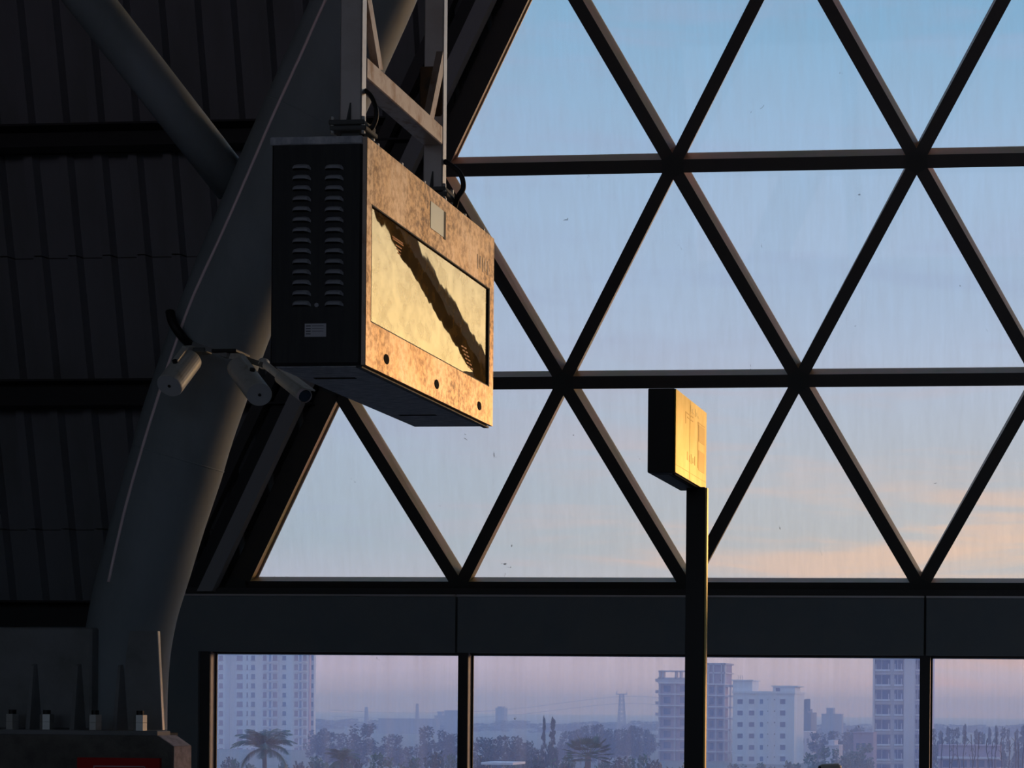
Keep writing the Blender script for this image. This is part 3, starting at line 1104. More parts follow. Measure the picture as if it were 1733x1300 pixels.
def drum_camera(back, front, r, arm_from, label):
    o = empty('security_camera', back, label, 'camera', 'drum cameras strapped to the column')
    d = (front - back).normalized()
    ln = (front - back).length
    MB().tube([back, back + d * 0.012, back + d * 0.02, front - d * 0.004, front], [r * 0.86, r * 0.97, r, r, r * 0.985], 30).build('housing', 'camera_shell', o, smooth=False)
    MB().tube([front - d * 0.002, front + d * 0.004], r * 0.96, 30).build('face_plate', 'camera_face', o)
    MB().tube([front + d * 0.003, front + d * 0.007], 0.009, 12).build('lens', 'rubber', o)
    side = Vector((0, 0, 1))
    side = (side - d * side.dot(d)).normalized()
    top = back + d * ln * 0.55 + side * (r + 0.004)
    MB().beam(arm_from, back + d * ln * 0.08 + side * (r + 0.012), 0.03, 0.018, (0, -1, 0)).build('arm', 'camera_shell', o)
    MB().beam(back + d * ln * 0.02 + side * (r + 0.008), top + side * 0.002, 0.034, 0.014, side).build('mount_foot', 'camera_shell', o)
    MB().tube([top - side * 0.004, top + side * 0.012], 0.014, 10).build('screw', 'rubber', o)
    return o


drum_camera(at(322, 607, 8.60), at(287, 653, 8.36), 0.068, at(330, 588, 8.62), 'pale drum security camera under the black strap, pointing away from the display box')
drum_camera(at(404, 622, 8.56), at(439, 668, 8.32), 0.068, at(391, 603, 8.60), 'rust-stained drum security camera between the other two cameras on the column')
b3, f3 = at(447, 616, 8.58), at(517, 671, 8.40)
o = empty('bullet_camera', b3, 'slim bullet security camera with blue lens beside the display box', 'camera')
d = (f3 - b3).normalized()
m3 = b3 + (f3 - b3) * 0.40
MB().tube([b3 - d * 0.02, b3, b3 + d * 0.01, m3], [0.030, 0.034, 0.022, 0.022], 16).build('neck', 'camera_shell', o, smooth=True)
MB().tube([m3, m3 + d * 0.01, f3 - d * 0.03, f3 - d * 0.02], [0.026, 0.040, 0.042, 0.042], 20).build('housing', 'camera_shell', o)
MB().tube([f3 - d * 0.022, f3], [0.042, 0.040], 20, False).build('lens_hood', 'sign_white', o)
MB().tube([f3 - d * 0.02, f3 - d * 0.008], 0.036, 20).build('lens', 'lens_glass', o)
sd = Vector((0, 0, 1))
sd = (sd - d * sd.dot(d)).normalized()
MB().beam(m3 + sd * 0.045, f3 + d * 0.015 + sd * 0.048, 0.07, 0.008, sd).build('sun_shield', 'camera_shell', o)

# ---------------------------------------------------------------- sign on a pole
SY0 = 10.5
sx0, sx1 = at(1096, 730, SY0).x, at(1143.5, 730, SY0).x
SZ1, SZ0 = at(1143, 657, SY0).z, at(1143, 800, SY0).z
SY1 = on_x(1195.5, 760, sx1).y
ps = empty('pole_sign', (at(1176, 1200, 11.2).x, 11.25, 0), 'yellow-faced box sign with black edge on a tall black pole', 'sign')
MB().bevel_box((sx0, SY0, SZ0), (sx1 - 0.008, SY1, SZ1), 0.006).build('sign_box', 'sign_black', ps)
fpn = MB().box((sx1 - 0.008, SY0 + 0.004, SZ0 + 0.004), (sx1, SY1 - 0.002, SZ1 - 0.004)).build('face_panel', 'sign_yellow', ps)
pl_x0, pl_x1 = at(1160, 1000, 11.2).x, at(1191.5, 1000, 11.2).x
MB().bevel_box((pl_x0, 11.2, 0), (pl_x1, 11.27, SZ0 + 0.002), 0.004).build('pole', 'pole_black', ps)
MB().box((pl_x1, 11.222, 0), (pl_x1 + 0.012, 11.262, SZ0)).build('pole_lit_side', 'sign_pale', ps)  # gold strip: sunlight on the pole's right side painted as colour
MB().box((pl_x0 - 0.1, 11.1, 0), (pl_x1 + 0.1, 11.37, 0.015)).build('foot_plate', 'pole_black', ps)
MB().box((sx0 + 0.02, SY0 + 0.05, SZ0 - 0.006), (sx1 - 0.06, SY1 - 0.05, SZ0)).build('bottom_tray', 'flange', ps)
MB().box((sx1 - 0.03, SY0 + 0.03, SZ0 - 0.010), (sx1 - 0.010, SY1, SZ0)).build('bottom_lip', 'slot_black', ps)


def fy(u):
    return SY0 + (SY1 - SY0) * u


def fz(v):
    return SZ1 + (SZ0 - SZ1) * v


def mark(u0, u1, v0, v1, m='sign_mark', name='printed_mark'):
    return MB().box((sx1, fy(u0), fz(v1)), (sx1 + 0.0012, fy(u1), fz(v0))).build(name, m, fpn)


mark(0.30, 0.55, 0.185, 0.20)
mark(0.30, 0.315, 0.20, 0.33)
mark(0.36, 0.54, 0.235, 0.25)
mark(0.70, 0.93, 0.20, 0.215)
mark(0.70, 0.72, 0.215, 0.78)
mark(0.73, 0.93, 0.55, 0.80)
mark(0.73, 0.93, 0.23, 0.44)
mark(0.44, 0.448, 0.02, 0.99, name='panel_joint')
mark(0.0, 1.0, 0.895, 0.90, name='panel_joint')
for k in range(6):
    mark(0.46 + 0.05 * k, 0.48 + 0.05 * k, 0.07 + 0.03 * (k % 3), 0.145 + 0.012 * (k % 2), 'sign_pale', 'worn_letter')
for k in range(5):
    mark(0.36 + 0.06 * k, 0.385 + 0.06 * k, 0.66 + 0.03 * (k % 2), 0.76 + 0.01 * (k % 3), 'sign_mark', 'worn_letter')

# ---------------------------------------------------------------- small white camera on a low post, its top just in frame
wc = empty('dome_camera', (at(1405, 1310, 12.0).x, 12.0, 0), 'small white camera hood on a low post below the grey tower', 'camera')
c = at(1405, 1303, 12.0)
MB().tube([c + Vector((-0.075, -0.03, 0.0)), c + Vector((-0.06, -0.024, 0.004)), c + Vector((0.055, 0.02, 0.008)), c + Vector((0.078, 0.028, 0.004))], [0.030, 0.042, 0.044, 0.030], 20).build('housing', 'white_shell', wc, smooth=True)
MB().tube([c + Vector((-0.085, -0.034, 0.0)), c + Vector((-0.072, -0.029, 0.0))], 0.034, 16).build('lens_face', 'rubber', wc)
MB().tube([Vector((c.x, 12.0, 0)), Vector((c.x, 12.0, c.z - 0.03))], 0.02, 12).build('post', 'pole_black', wc)

# ================================================================== outside: ground, haze, city
GZ0 = -13.0
mat('ground', (0.20, 0.23, 0.22), 0.9, 0.0, (0.15, 0.20, 0.17), 0.02)
mat('leaf_dark', (0.008, 0.050, 0.075), 0.6, 0.0, (0.02, 0.080, 0.085), 0.6)
mat('leaf_green', (0.02, 0.12, 0.10), 0.6, 0.0, (0.05, 0.17, 0.08), 0.8)
mat('leaf_palm', (0.012, 0.075, 0.085), 0.5, 0.0, (0.06, 0.15, 0.08), 1.0)
mat('bark', (0.16, 0.14, 0.13), 0.9)
mat('bark_pale', (0.45, 0.42, 0.42), 0.8)
mat('tower_white', (0.92, 0.90, 0.96), 0.8)
mat('tower_blue', (0.46, 0.52, 0.80), 0.8)
mat('tower_pink', (0.70, 0.42, 0.45), 0.8)
mat('pane_blue', (0.04, 0.17, 0.42), 0.3)
mat('pane_pink', (0.30, 0.18, 0.24), 0.5)
mat('pane_dark', (0.03, 0.09, 0.24), 0.3)
mat('raw_concrete', (0.58, 0.54, 0.60), 0.9)
mat('raw_slab', (0.84, 0.76, 0.80), 0.9)
mat('raw_brick', (0.46, 0.35, 0.44), 0.9)
mat('block_white', (0.86, 0.87, 0.92), 0.8)
mat('far_grey', (0.28, 0.30, 0.36), 0.9)
mat('shed_roof', (0.75, 0.74, 0.78), 0.5)
mat('steel_grey', (0.25, 0.26, 0.30), 0.6)
mat('stem_dark', (0.035, 0.025, 0.035), 0.9)

gm = MB().add([(-2500, 17, GZ0), (2500, 17, GZ0), (2500, 3000, GZ0), (-2500, 3000, GZ0)], [(0, 1, 2, 3)])
tag(gm.build('ground', 'ground'), 'dull green land far below the platform', 'ground', kind='structure')

m = bpy.data.materials.new('haze')
m.use_nodes = True
t = m.node_tree
t.nodes.clear()
out = t.nodes.new('ShaderNodeOutputMaterial')
vs = t.nodes.new('ShaderNodeVolumeScatter')
vs.inputs['Color'].default_value = (0.48, 0.62, 1.0, 1)
vs.inputs['Density'].default_value = 0.0017
vs.inputs['Anisotropy'].default_value = 0.2
t.links.new(vs.outputs[0], out.inputs['Volume'])
M['haze'] = m
tag(MB().box((-2400, 18, GZ0 - 0.5), (2400, 2900, 21)).build('haze', 'haze'), 'lilac evening haze hanging over trees and city', 'haze', kind='stuff')

rnd = random.Random(7)


def gbase(px, Y):
    p = at(px, 1250, Y)
    return Vector((p.x, Y, GZ0))


def zpx(py, Y, px=1000):
    return at(px, py, Y).z


# ---------------------------------------------------------------- trees
def crown_mesh(seed, n_blob, n_leaf, leaf, shape):
    """leafy crown of unit half-width and unit height (0..1), thousands of leaf cards over lumpy masses"""
    r = random.Random(seed)
    mb = MB()
    blobs = []
    for k in range(n_blob):
        u = r.random()
        if shape == 'round':
            z = 0.18 + 0.70 * u
            rad = math.sqrt(max(0.05, 1 - ((z - 0.45) / 0.62) ** 2)) * 0.72
            a = r.uniform(0, 2 * math.pi)
            q = rad * math.sqrt(r.random())
            blobs.append((Vector((math.cos(a) * q, math.sin(a) * q, z)), r.uniform(0.20, 0.36), r.uniform(0.10, 0.17)))
        else:                      # slim feathery spire
            z = 0.04 + 0.93 * u
            rad = (1 - z) * 0.75 + 0.10
            a = r.uniform(0, 2 * math.pi)
            q = rad * r.uniform(0.3, 0.95)
            blobs.append((Vector((math.cos(a) * q, math.sin(a) * q, z)), 0.10 + 0.32 * (1 - z), 0.035 + 0.03 * (1 - z)))
    for c, rx, rz in blobs:
        for k in range(n_leaf):
            a, s_ = r.uniform(0, 2 * math.pi), r.uniform(-1, 1)
            q = math.sqrt(1 - s_ * s_)
            f_ = r.uniform(0.55, 1.05)
            p = c + Vector((math.cos(a) * q * rx * f_, math.sin(a) * q * rx * f_, s_ * rz * f_))
            d1 = Vector((r.uniform(-1, 1), r.uniform(-1, 1), r.uniform(-.5, .5))).normalized()
            d2 = d1.cross(Vector((r.uniform(-1, 1), r.uniform(-1, 1), r.uniform(-1, 1)))).normalized()
            l1, l2 = leaf * r.uniform(.7, 1.4), leaf * r.uniform(.4, .9)
            d1 = Vector((d1.x, d1.y, d1.z * 0.5)) * l1
            d2 = Vector((d2.x, d2.y, d2.z * 0.5)) * l2
            k0 = len(mb.v)
            mb.v += [p - d1, p + d2 * 0.8, p + d1, p - d2 * 0.8]
            mb.f.append((k0, k0 + 1, k0 + 2, k0 + 3))
    return mb


CROWNS = {}
for nm, ar in (('round_a', (11, 26, 60, 0.085, 'round')), ('round_b', (12, 20, 60, 0.10, 'round')), ('round_c', (13, 32, 50, 0.08, 'round')), ('spire', (14, 46, 34, 0.10, 'spire'))):
    for mm in ('leaf_dark', 'leaf_green'):
        me = bpy.data.meshes.new('crown_' + nm)
        mb = crown_mesh(*ar)
        me.from_pydata([tuple(p) for p in mb.v], [], mb.f)
        me.materials.append(M[mm])
        CROWNS[(nm, mm)] = me
TR = MB().tube([(0, 0, 0), (0.02, 0, .5), (0, 0, 1)], [1.0, .8, .5], 8)
tme = bpy.data.meshes.new('trunk')
tme.from_pydata([tuple(p) for p in TR.v], [], TR.f)
TRUNKS = {}
for mm in ('bark', 'bark_pale'):
    q = tme.copy()
    q.materials.append(M[mm])
    TRUNKS[mm] = q


def tree(px, ptop, wpx, Y, label, group, crown='round_a', leaf='leaf_dark', name='leafy_tree', trunk='bark', frac=0.86, tr=0.02):
    base = gbase(px, Y)
    h = zpx(ptop, Y, px) - GZ0
    w = wpx / F_PX * Y / 2 * (1.15 if crown != 'spire' else 1.0)
    o = empty(name, base, label, 'tree', group)
    c = bpy.data.objects.new('crown', CROWNS[(crown, leaf)])
    C.objects.link(c)
    c.parent = o
    c.location = (0, 0, h * (1 - frac))
    c.scale = (w, w, h * frac)
    c.rotation_euler = (0, 0, rnd.uniform(0, 6.28))
    c['kind'] = 'stuff'
    k = bpy.data.objects.new('trunk', TRUNKS[trunk])
    C.objects.link(k)
    k.parent = o
    k.scale = (h * tr, h * tr, h * (1.06 - frac) + h * frac * 0.35)
    return o


VAR = ('round_a', 'round_b', 'round_c')
g_ = 'hazy trees behind the palms'
for k, (px, pt, w, Y) in enumerate(((612, 1222, 66, 300), (566, 1237, 56, 320), (538, 1230, 44, 340), (662, 1240, 56, 310), (690, 1262, 50, 280))):
    tree(px, pt, w, Y, 'broad hazy blue tree between the pale high-rise and the palms', g_, VAR[k % 3])
for k, (px, pt, w, Y) in enumerate(((724, 1227, 46, 300), (757, 1233, 44, 310), (770, 1240, 40, 305))):
    tree(px, pt, w, Y, 'rounded hazy tree growing next to the first low window mullion', 'hazy trees beside the mullion', VAR[(k + 1) % 3])
for k, (px, pt, w, Y) in enumerate(((812, 1244, 62, 230), (850, 1243, 60, 235), (888, 1242, 60, 232), (830, 1256, 60, 215), (872, 1258, 60, 220), (905, 1262, 50, 210))):
    tree(px, pt, w, Y, 'flat-topped dark tree of the clump beside the casuarinas', 'flat-topped trees beside the casuarinas', VAR[k % 3], 'leaf_dark')
tree(921, 1213, 20, 200, 'slim dark casuarina tree with bare top', None, 'spire', 'leaf_dark', 'casuarina_tree', 'bark_pale', 0.62, 0.012)
tree(936, 1215, 30, 190, 'bushier casuarina tree with pale bent trunk', None, 'spire', 'leaf_dark', 'casuarina_tree', 'bark_pale', 0.50, 0.016)
for k, (px, pt, w) in enumerate(((600, 1268, 54), (640, 1272, 60), (688, 1276, 60), (735, 1268, 56), (765, 1274, 40), (545, 1276, 56), (515, 1284, 50), (482, 1288, 50), (410, 1280, 50), (385, 1276, 40), (425, 1290, 44))):
    tree(px, pt, w, 128 + 8 * (k % 6), 'low green garden tree at the foot of the pale high-rise', 'garden trees by the high-rise', VAR[k % 3], 'leaf_green' if k % 3 else 'leaf_dark', frac=0.8)
for k, (px, pt, w) in enumerate(((812, 1272, 50), (860, 1282, 56), (905, 1276, 56), (950, 1270, 56), (1045, 1278, 60), (1085, 1274, 56), (1125, 1280, 60), (1160, 1284, 50), (960, 1290, 60), (1010, 1284, 60), (1100, 1290, 60))):
    tree(px, pt, w, 132 + 8 * (k % 6), 'low green tree in the grove round the fan palm', 'grove round the fan palm', VAR[(k + 2) % 3], 'leaf_green' if k % 2 else 'leaf_dark', frac=0.8)
for k in range(12):
    px = 960 + k * 12.5 + rnd.uniform(-4, 4)
    tree(px, 1234 - 12 * math.sin(k * 0.55) ** 2 + rnd.uniform(-3, 5), 36, 350 + 17 * (k % 4), 'pale hazy tree in the belt below the pylon', 'tree belt below the pylon', VAR[k % 3])
for k, (px, pt, w, Y) in enumerate(((1385, 1238, 44, 390), (1412, 1236, 44, 420), (1440, 1232, 40, 430), (1456, 1228, 30, 440), (1400, 1262, 50, 260), (1435, 1268, 50, 250), (1460, 1256, 44, 280), (1340, 1286, 50, 200), (1300, 1288, 50, 210), (1250, 1290, 50, 220), (1372, 1272, 40, 240))):
    tree(px, pt, w, Y, 'blue-green tree in the gap between white block and grey tower', 'trees between white block and grey tower', VAR[k % 3], 'leaf_green' if k > 3 else 'leaf_dark')
for k in range(13):
    px = 1578 + k * 14 + rnd.uniform(-4, 4)
    tree(px, 1232 + rnd.uniform(-6, 7), 26 + rnd.uniform(-4, 8), 340 + rnd.uniform(-30, 30), 'tall narrow hazy tree in the row past the grey tower', 'row of narrow trees', 'spire' if k % 3 else 'round_b', 'leaf_dark', frac=0.85)
SKY = ((520, 690, 'faint far tree on the skyline between the pale high-rise and the slim masts'), (690, 780, 'faint far tree under the wide skyline block'),
       (795, 960, 'faint far tree at the foot of the lone slab tower'), (960, 1115, 'faint far tree on the skyline at the pylon foot'),
       (1370, 1480, 'faint far tree round the stepped skyline block'), (1580, 1750, 'faint far tree on the skyline behind the narrow tree row'))
for (p0_, p1_, lab) in SKY:
    for k in range(int((p1_ - p0_) / 27) + 1):
        px = p0_ + 12 + k * 27 + rnd.uniform(-5, 5)
        tree(px, 1218 + 0.0075 * (px - 600) + rnd.uniform(-3, 4), 54, 800 + 42 * (k % 4), lab, lab[10:].replace('tree', 'trees', 1), VAR[k % 3], 'leaf_dark', 'skyline_tree', frac=0.9)


# ---------------------------------------------------------------- palms
def coconut_palm(px, py, rpx, Y, label, nf=17, seed=1):
    r = random.Random(seed)
    base = gbase(px, Y)
    c = at(px, py, Y)
    o = empty('coconut_palm', base, label, 'palm')
    MB().tube([base, base * 0.5 + c * 0.5 + Vector((0.25, 0, 0)), c], [0.22, 0.16, 0.13], 10).build('trunk', 'bark', o)
    ln = rpx / F_PX * Y
    for k in range(nf):
        a = 2 * math.pi * k / nf + r.uniform(-.15, .15)
        el = r.choice((1.35, 1.1, 0.8, 0.45, 0.1)) + r.uniform(-.1, .1)
        dirh = Vector((math.cos(a), math.sin(a), 0))
        mb = MB()
        pts = []
        p = c.copy()
        e = el
        nseg = 9
        for s_ in range(nseg + 1):
            pts.append(p.copy())
            p = p + (dirh * math.cos(e) + Vector((0, 0, math.sin(e)))) * (ln / nseg)
            e -= 0.17
        mb.tube(pts, [0.035 * (1 - 0.8 * q / nseg) for q in range(nseg + 1)], 5)
        sd = dirh.cross(Vector((0, 0, 1)))
        for s_ in range(3, nseg * 4):
            f_ = s_ / (nseg * 4)
            i = min(int(f_ * nseg), nseg - 1)
            w_ = f_ * nseg - i
            q = pts[i].lerp(pts[i + 1], w_)
            tang = (pts[i + 1] - pts[i]).normalized()
            ll = ln * 0.32 * math.sin(math.pi * min(1, 0.15 + f_ * 0.85)) ** 0.7 + 0.05
            for sg in (-1, 1):
                d = (sd * sg * 0.8 + tang * 0.65 + Vector((0, 0, -0.35 + r.uniform(-.15, .15)))).normalized()
                wv = tang * 0.035
                k0 = len(mb.v)
                mb.v += [q - wv, q + wv, q + d * ll * 0.6 + wv * 0.8, q + d * ll]
                mb.f.append((k0, k0 + 1, k0 + 2, k0 + 3))
        mb.build('frond', 'leaf_palm', o)
    return o


coconut_palm(447, 1268, 60, 95, 'large coconut palm in front of the pale high-rise', 24, 3)
coconut_palm(577, 1288, 36, 110, 'smaller coconut palm below the broad hazy trees', 18, 5)
# fan palm
px, py, Y = 995, 1280, 105
base, c = gbase(px, Y), at(px, py, Y)
fo = empty('fan_palm', base, 'fan palm with stiff round leaves beside the pole', 'palm')
MB().tube([base, c], [0.28, 0.2], 10).build('trunk', 'bark', fo)
r = random.Random(4)
for k in range(26):
    a = 2 * math.pi * k * 0.381966
    el = math.asin(min(0.98, -0.25 + 1.2 * k / 26))
    d = Vector((math.cos(a) * math.cos(el), math.sin(a) * math.cos(el), math.sin(el)))
    mb = MB()
    q = c + d * 1.0
    mb.tube([c, q], 0.025, 5)
    sd = d.cross(Vector((0, 0, 1)))
    sd = sd.normalized() if sd.length > 0.05 else Vector((1, 0, 0))
    nb_ = 15
    for s_ in range(nb_):
        th = -1.25 + 2.5 * s_ / (nb_ - 1)
        dd = (d * math.cos(th) + sd * math.sin(th)).normalized()
        pr = (sd * math.cos(th) - d * math.sin(th)) * 0.05
        l_ = 0.95 - 0.25 * abs(th) / 1.25 + r.uniform(-.06, .06)
        k0 = len(mb.v)
        mb.v += [q, q + dd * l_ * 0.55 + pr, q + dd * l_ + Vector((0, 0, -0.08)), q + dd * l_ * 0.55 - pr]
        mb.f.append((k0, k0 + 1, k0 + 2, k0 + 3))
    mb.build('fan_leaf', 'leaf_palm', fo)

# bare dark stems seen past the grey tower
for k in range(16):
    px = 1596 + k * 9.2 + rnd.uniform(-3, 3)
    pt = 1240 + rnd.uniform(-4, 22)
    Y = 170 + rnd.uniform(-10, 10)
    base = gbase(px, Y)
    top = at(px + rnd.uniform(-2, 2), pt, Y)
    o = empty('bare_sapling', base, 'thin bare dark sapling standing past the grey tower', 'tree', 'bare saplings past the grey tower')
    mid = base.lerp(top, 0.75) + Vector((rnd.uniform(-.25, .25), 0, 0))
    MB().tube(spline([base, base.lerp(top, 0.5), mid, base.lerp(top, .9) + Vector((rnd.uniform(-.12, .12), 0, 0)), top], 4), 0.045, 5).build('stem', 'stem_dark', o)
    for q in range(3):
        s_ = base.lerp(top, 0.78 + 0.07 * q)
        MB().tube([s_, s_ + Vector((rnd.uniform(-.4, .4), rnd.uniform(-.2, .2), rnd.uniform(.3, .6)))], 0.025, 4).build('twig', 'stem_dark', o)


# ---------------------------------------------------------------- buildings
def pbox(root, name, px0, px1, py0, py1, Y, dep, m, proud=0.0, parent=None, zbot=None):
    """box whose front face fills the pixel rectangle at depth Y"""
    a, b_ = at(px0, (py0 + py1) / 2, Y), at(px1, (py0 + py1) / 2, Y)
    z1 = at((px0 + px1) / 2, py0, Y).z
    z0 = zbot if zbot is not None else at((px0 + px1) / 2, py1, Y).z
    return MB().box((a.x, Y - proud, z0), (b_.x, Y + dep, z1)).build(name, m, parent or root)


# pale high-rise
Y = 480.0
hr = empty('apartment_tower', gbase(448, Y), 'pale high-rise apartment tower with stacked bay windows behind the coconut palm', 'building')
FT = 1040
pbox(hr, 'wall', 350, 381, FT, 1300, Y, 4, 'tower_white', zbot=GZ0)
pbox(hr, 'recessed_wall', 380.5, 400.5, FT, 1300, Y + 4, 12, 'tower_blue', zbot=GZ0)  # darker blue wall colour paints the shade of the recess
pbox(hr, 'wall', 400, 523, FT, 1300, Y, 3, 'tower_white', zbot=GZ0)
pbox(hr, 'rear_wing', 372, 470, FT, 1300, Y + 3, 14, 'tower_white', zbot=GZ0)
pbox(hr, 'pilaster', 521.5, 524, FT, 1300, Y - 0.4, 1, 'tower_pink', zbot=GZ0)
pbox(hr, 'wall', 524, 531.5, FT, 1300, Y + 1.5, 1.2, 'tower_white', zbot=GZ0)
pbox(hr, 'bay', 443.5, 470.5, FT, 1300, Y - 1.2, 1.4, 'tower_white', zbot=GZ0)
pbox(hr, 'bay', 497, 520, FT, 1300, Y - 1.2, 1.4, 'tower_white', zbot=GZ0)
cols = [(370.5, 377.5, 8, 'pane_pink', Y), (400.5, 411, 8.5, 'pane_pink', Y), (417.3, 419.8, 8, 'pane_pink', Y), (424.8, 431.8, 8, 'pane_dark', Y),
        (445, 451.5, 9, 'pane_pink', Y - 1.2), (455.3, 459, 11.5, 'pane_blue', Y - 1.2), (461.5, 469.5, 9, 'pane_pink', Y - 1.2), (477.8, 484.3, 7, 'pane_dark', Y),
        (498, 504.5, 9, 'pane_pink', Y - 1.2), (506.5, 510.5, 12, 'pane_blue', Y - 1.2), (513, 519, 9, 'pane_pink', Y - 1.2), (525.5, 530.5, 7.5, 'pane_dark', Y + 1.5)]
for (c0, c1, hh, mm, yy) in cols:
    w0 = None
    for fl in range(12):
        yc = 1113.5 + 15.65 * fl
        p = at((c0 + c1) / 2, yc, yy)
        loc = Vector((p.x, yy, p.z)) - hr.location
        if w0 is None:
            ww, h2 = (c1 - c0) / F_PX * yy / 2, hh / F_PX * yy / 2
            mb = MB().box((-ww, -0.05, -h2), (ww, 0.3, h2)).box((-ww - .1, -0.25, -h2 - .18), (ww + .1, 0.2, -h2))
            w0 = mb.build('window', mm, hr, base=Vector((0, 0, 0)), loc=loc)
        else:
            inst(w0, hr, loc)
for (c0, c1) in ((443, 471), (496.5, 520.5)):
    s0_ = None
    for fl in range(12):
        yc = 1121.0 + 15.65 * fl
        p = at((c0 + c1) / 2, yc, Y - 1.4)
        loc = Vector((p.x, Y - 1.4, p.z)) - hr.location
        if s0_ is None:
            ww = (c1 - c0) / F_PX * Y / 2
            s0_ = MB().box((-ww, -0.5, -0.16), (ww, 0.3, 0.16)).build('balcony_slab', 'tower_white', hr, base=Vector((0, 0, 0)), loc=loc)
        else:
            inst(s0_, hr, loc)

# unfinished concrete tower
Y = 420.0
uc = empty('unfinished_tower', gbase(1170, Y), 'unfinished concrete tower with open floors behind the sign pole', 'building')


def frame_block(c0, c1, ptop, bays, dep, pitch=19.1, first=None):
    n = int((1310 - ptop) / pitch) + 1
    pbox(uc, 'core_wall', c0 + 1, c1 - 1, ptop + 2, 1300, Y + 1.0, dep, 'raw_brick', zbot=GZ0)
    for b_ in range(bays + 1):
        x = c0 + (c1 - c0 - 2.2) * b_ / bays
        pbox(uc, 'column', x, x + 2.2, ptop, 1300, Y, 1.2, 'raw_concrete', zbot=GZ0)
    for k in range(n):
        pbox(uc, 'floor_slab', c0 - .6, c1 + .6, ptop + pitch * k, ptop + pitch * k + 2.2, Y - 0.3, dep + 1, 'raw_slab')
        if k < n - 1:
            for b_ in range(bays):
                x = c0 + (c1 - c0) * b_ / bays
                bw = (c1 - c0) / bays
                pbox(uc, 'opening', x + bw * .34, x + bw * .76, ptop + pitch * k + 5.5, ptop + pitch * k + 16, Y + 0.9, 0.3, 'pane_dark')


frame_block(1114, 1196, 1155, 3, 14)
pbox(uc, 'roof_beam', 1114, 1197, 1135, 1137.5, Y, 2, 'raw_concrete')
pbox(uc, 'parapet', 1113, 1197, 1147, 1156, Y, 14, 'raw_concrete')
for x in (1115, 1120.5, 1142, 1150, 1170, 1185):
    pbox(uc, 'roof_post', x, x + 2.6, 1136, 1149, Y, 2, 'raw_concrete')
for k in range(7):
    pbox(uc, 'balcony_edge', 1109, 1114, 1149 + 19.1 * k, 1154 + 19.1 * k, Y + 2, 4, 'raw_concrete')
frame_block(1196, 1226, 1157, 2, 5)
pbox(uc, 'stair_tower', 1197, 1227.5, 1125, 1158, Y + 1.5, 8, 'raw_brick')
pbox(uc, 'stair_roof', 1196, 1228.5, 1122, 1125, Y + 0.5, 10, 'raw_concrete')
pbox(uc, 'stair_slab', 1196, 1228.5, 1138, 1140, Y + 0.5, 10, 'raw_slab')
for x in (1198, 1206, 1220, 1225):
    pbox(uc, 'stair_post', x, x + 2, 1123, 1158, Y + 0.5, 2, 'raw_concrete')
for k in range(6):
    pbox(uc, 'link_slab', 1228, 1241, 1177 + 19.1 * k, 1180 + 19.1 * k, Y + 1, 8, 'raw_slab')
pbox(uc, 'link_roof', 1228, 1243, 1159, 1163, Y + 1, 8, 'raw_concrete')
pbox(uc, 'link_column', 1234, 1236, 1160, 1300, Y + 1, 1, 'raw_concrete', zbot=GZ0)

# white six-storey block
Y = 400.0
wbk = empty('white_block', gbase(1292, Y), 'white block with rows of small square windows beside the unfinished tower', 'building')
pbox(wbk, 'wall', 1240, 1344, 1173, 1300, Y, 14, 'block_white', zbot=GZ0)
pbox(wbk, 'parapet', 1239, 1345, 1170, 1174, Y - 0.4, 15, 'block_white')
pbox(wbk, 'penthouse', 1240, 1273, 1152, 1172, Y + 1, 8, 'block_white')
pbox(wbk, 'penthouse_roof', 1238, 1275, 1150.5, 1152.5, Y + 0.5, 9, 'block_white')
pbox(wbk, 'penthouse', 1308, 1345, 1162, 1172, Y + 1, 8, 'block_white')
pbox(wbk, 'penthouse_roof', 1305, 1350, 1160.5, 1162.5, Y + 0.5, 9, 'block_white')
pbox(wbk, 'penthouse_window', 1313, 1320, 1164.5, 1170.5, Y + 0.9, 0.3, 'pane_dark')
for x in (1249, 1252.5, 1256):
    pbox(wbk, 'antenna', x, x + 0.6, 1143, 1151, Y + 3, 0.1, 'steel_grey')
for x in (1266, 1282, 1301.5, 1316):
    pbox(wbk, 'pilaster', x - 4, x - 3, 1174, 1300, Y - 0.12, 0.3, 'block_white', zbot=GZ0)
for (c0, c1, hh, mm) in ((1248, 1257, 8, 'pane_dark'), (1267.5, 1276.5, 8, 'pane_dark'), (1286, 1291.5, 8, 'pane_blue'), (1298, 1300, 2.2, 'stem_dark'), (1310, 1312, 2.2, 'stem_dark'), (1320, 1329, 8.5, 'pane_dark')):
    w0 = None
    for fl in range(7):
        yc = (1187.5 if hh > 3 else 1184.3) + 19.4 * fl
        p = at((c0 + c1) / 2, yc, Y)
        loc = Vector((p.x, Y, p.z)) - wbk.location
        if w0 is None:
            ww, h2 = (c1 - c0) / F_PX * Y / 2, hh / F_PX * Y / 2
            w0 = MB().box((-ww, -0.05, -h2), (ww, 0.25, h2)).build('window', mm, wbk, base=Vector((0, 0, 0)), loc=loc)
            hood = MB().box((-ww - .12, -0.35, h2), (ww + .12, 0.1, h2 + .12)).build('window_hood', 'block_white', w0, base=Vector((0, 0, 0)))
        else:
            w = inst(w0, wbk, loc)
            inst(hood, w, (0, 0, 0))

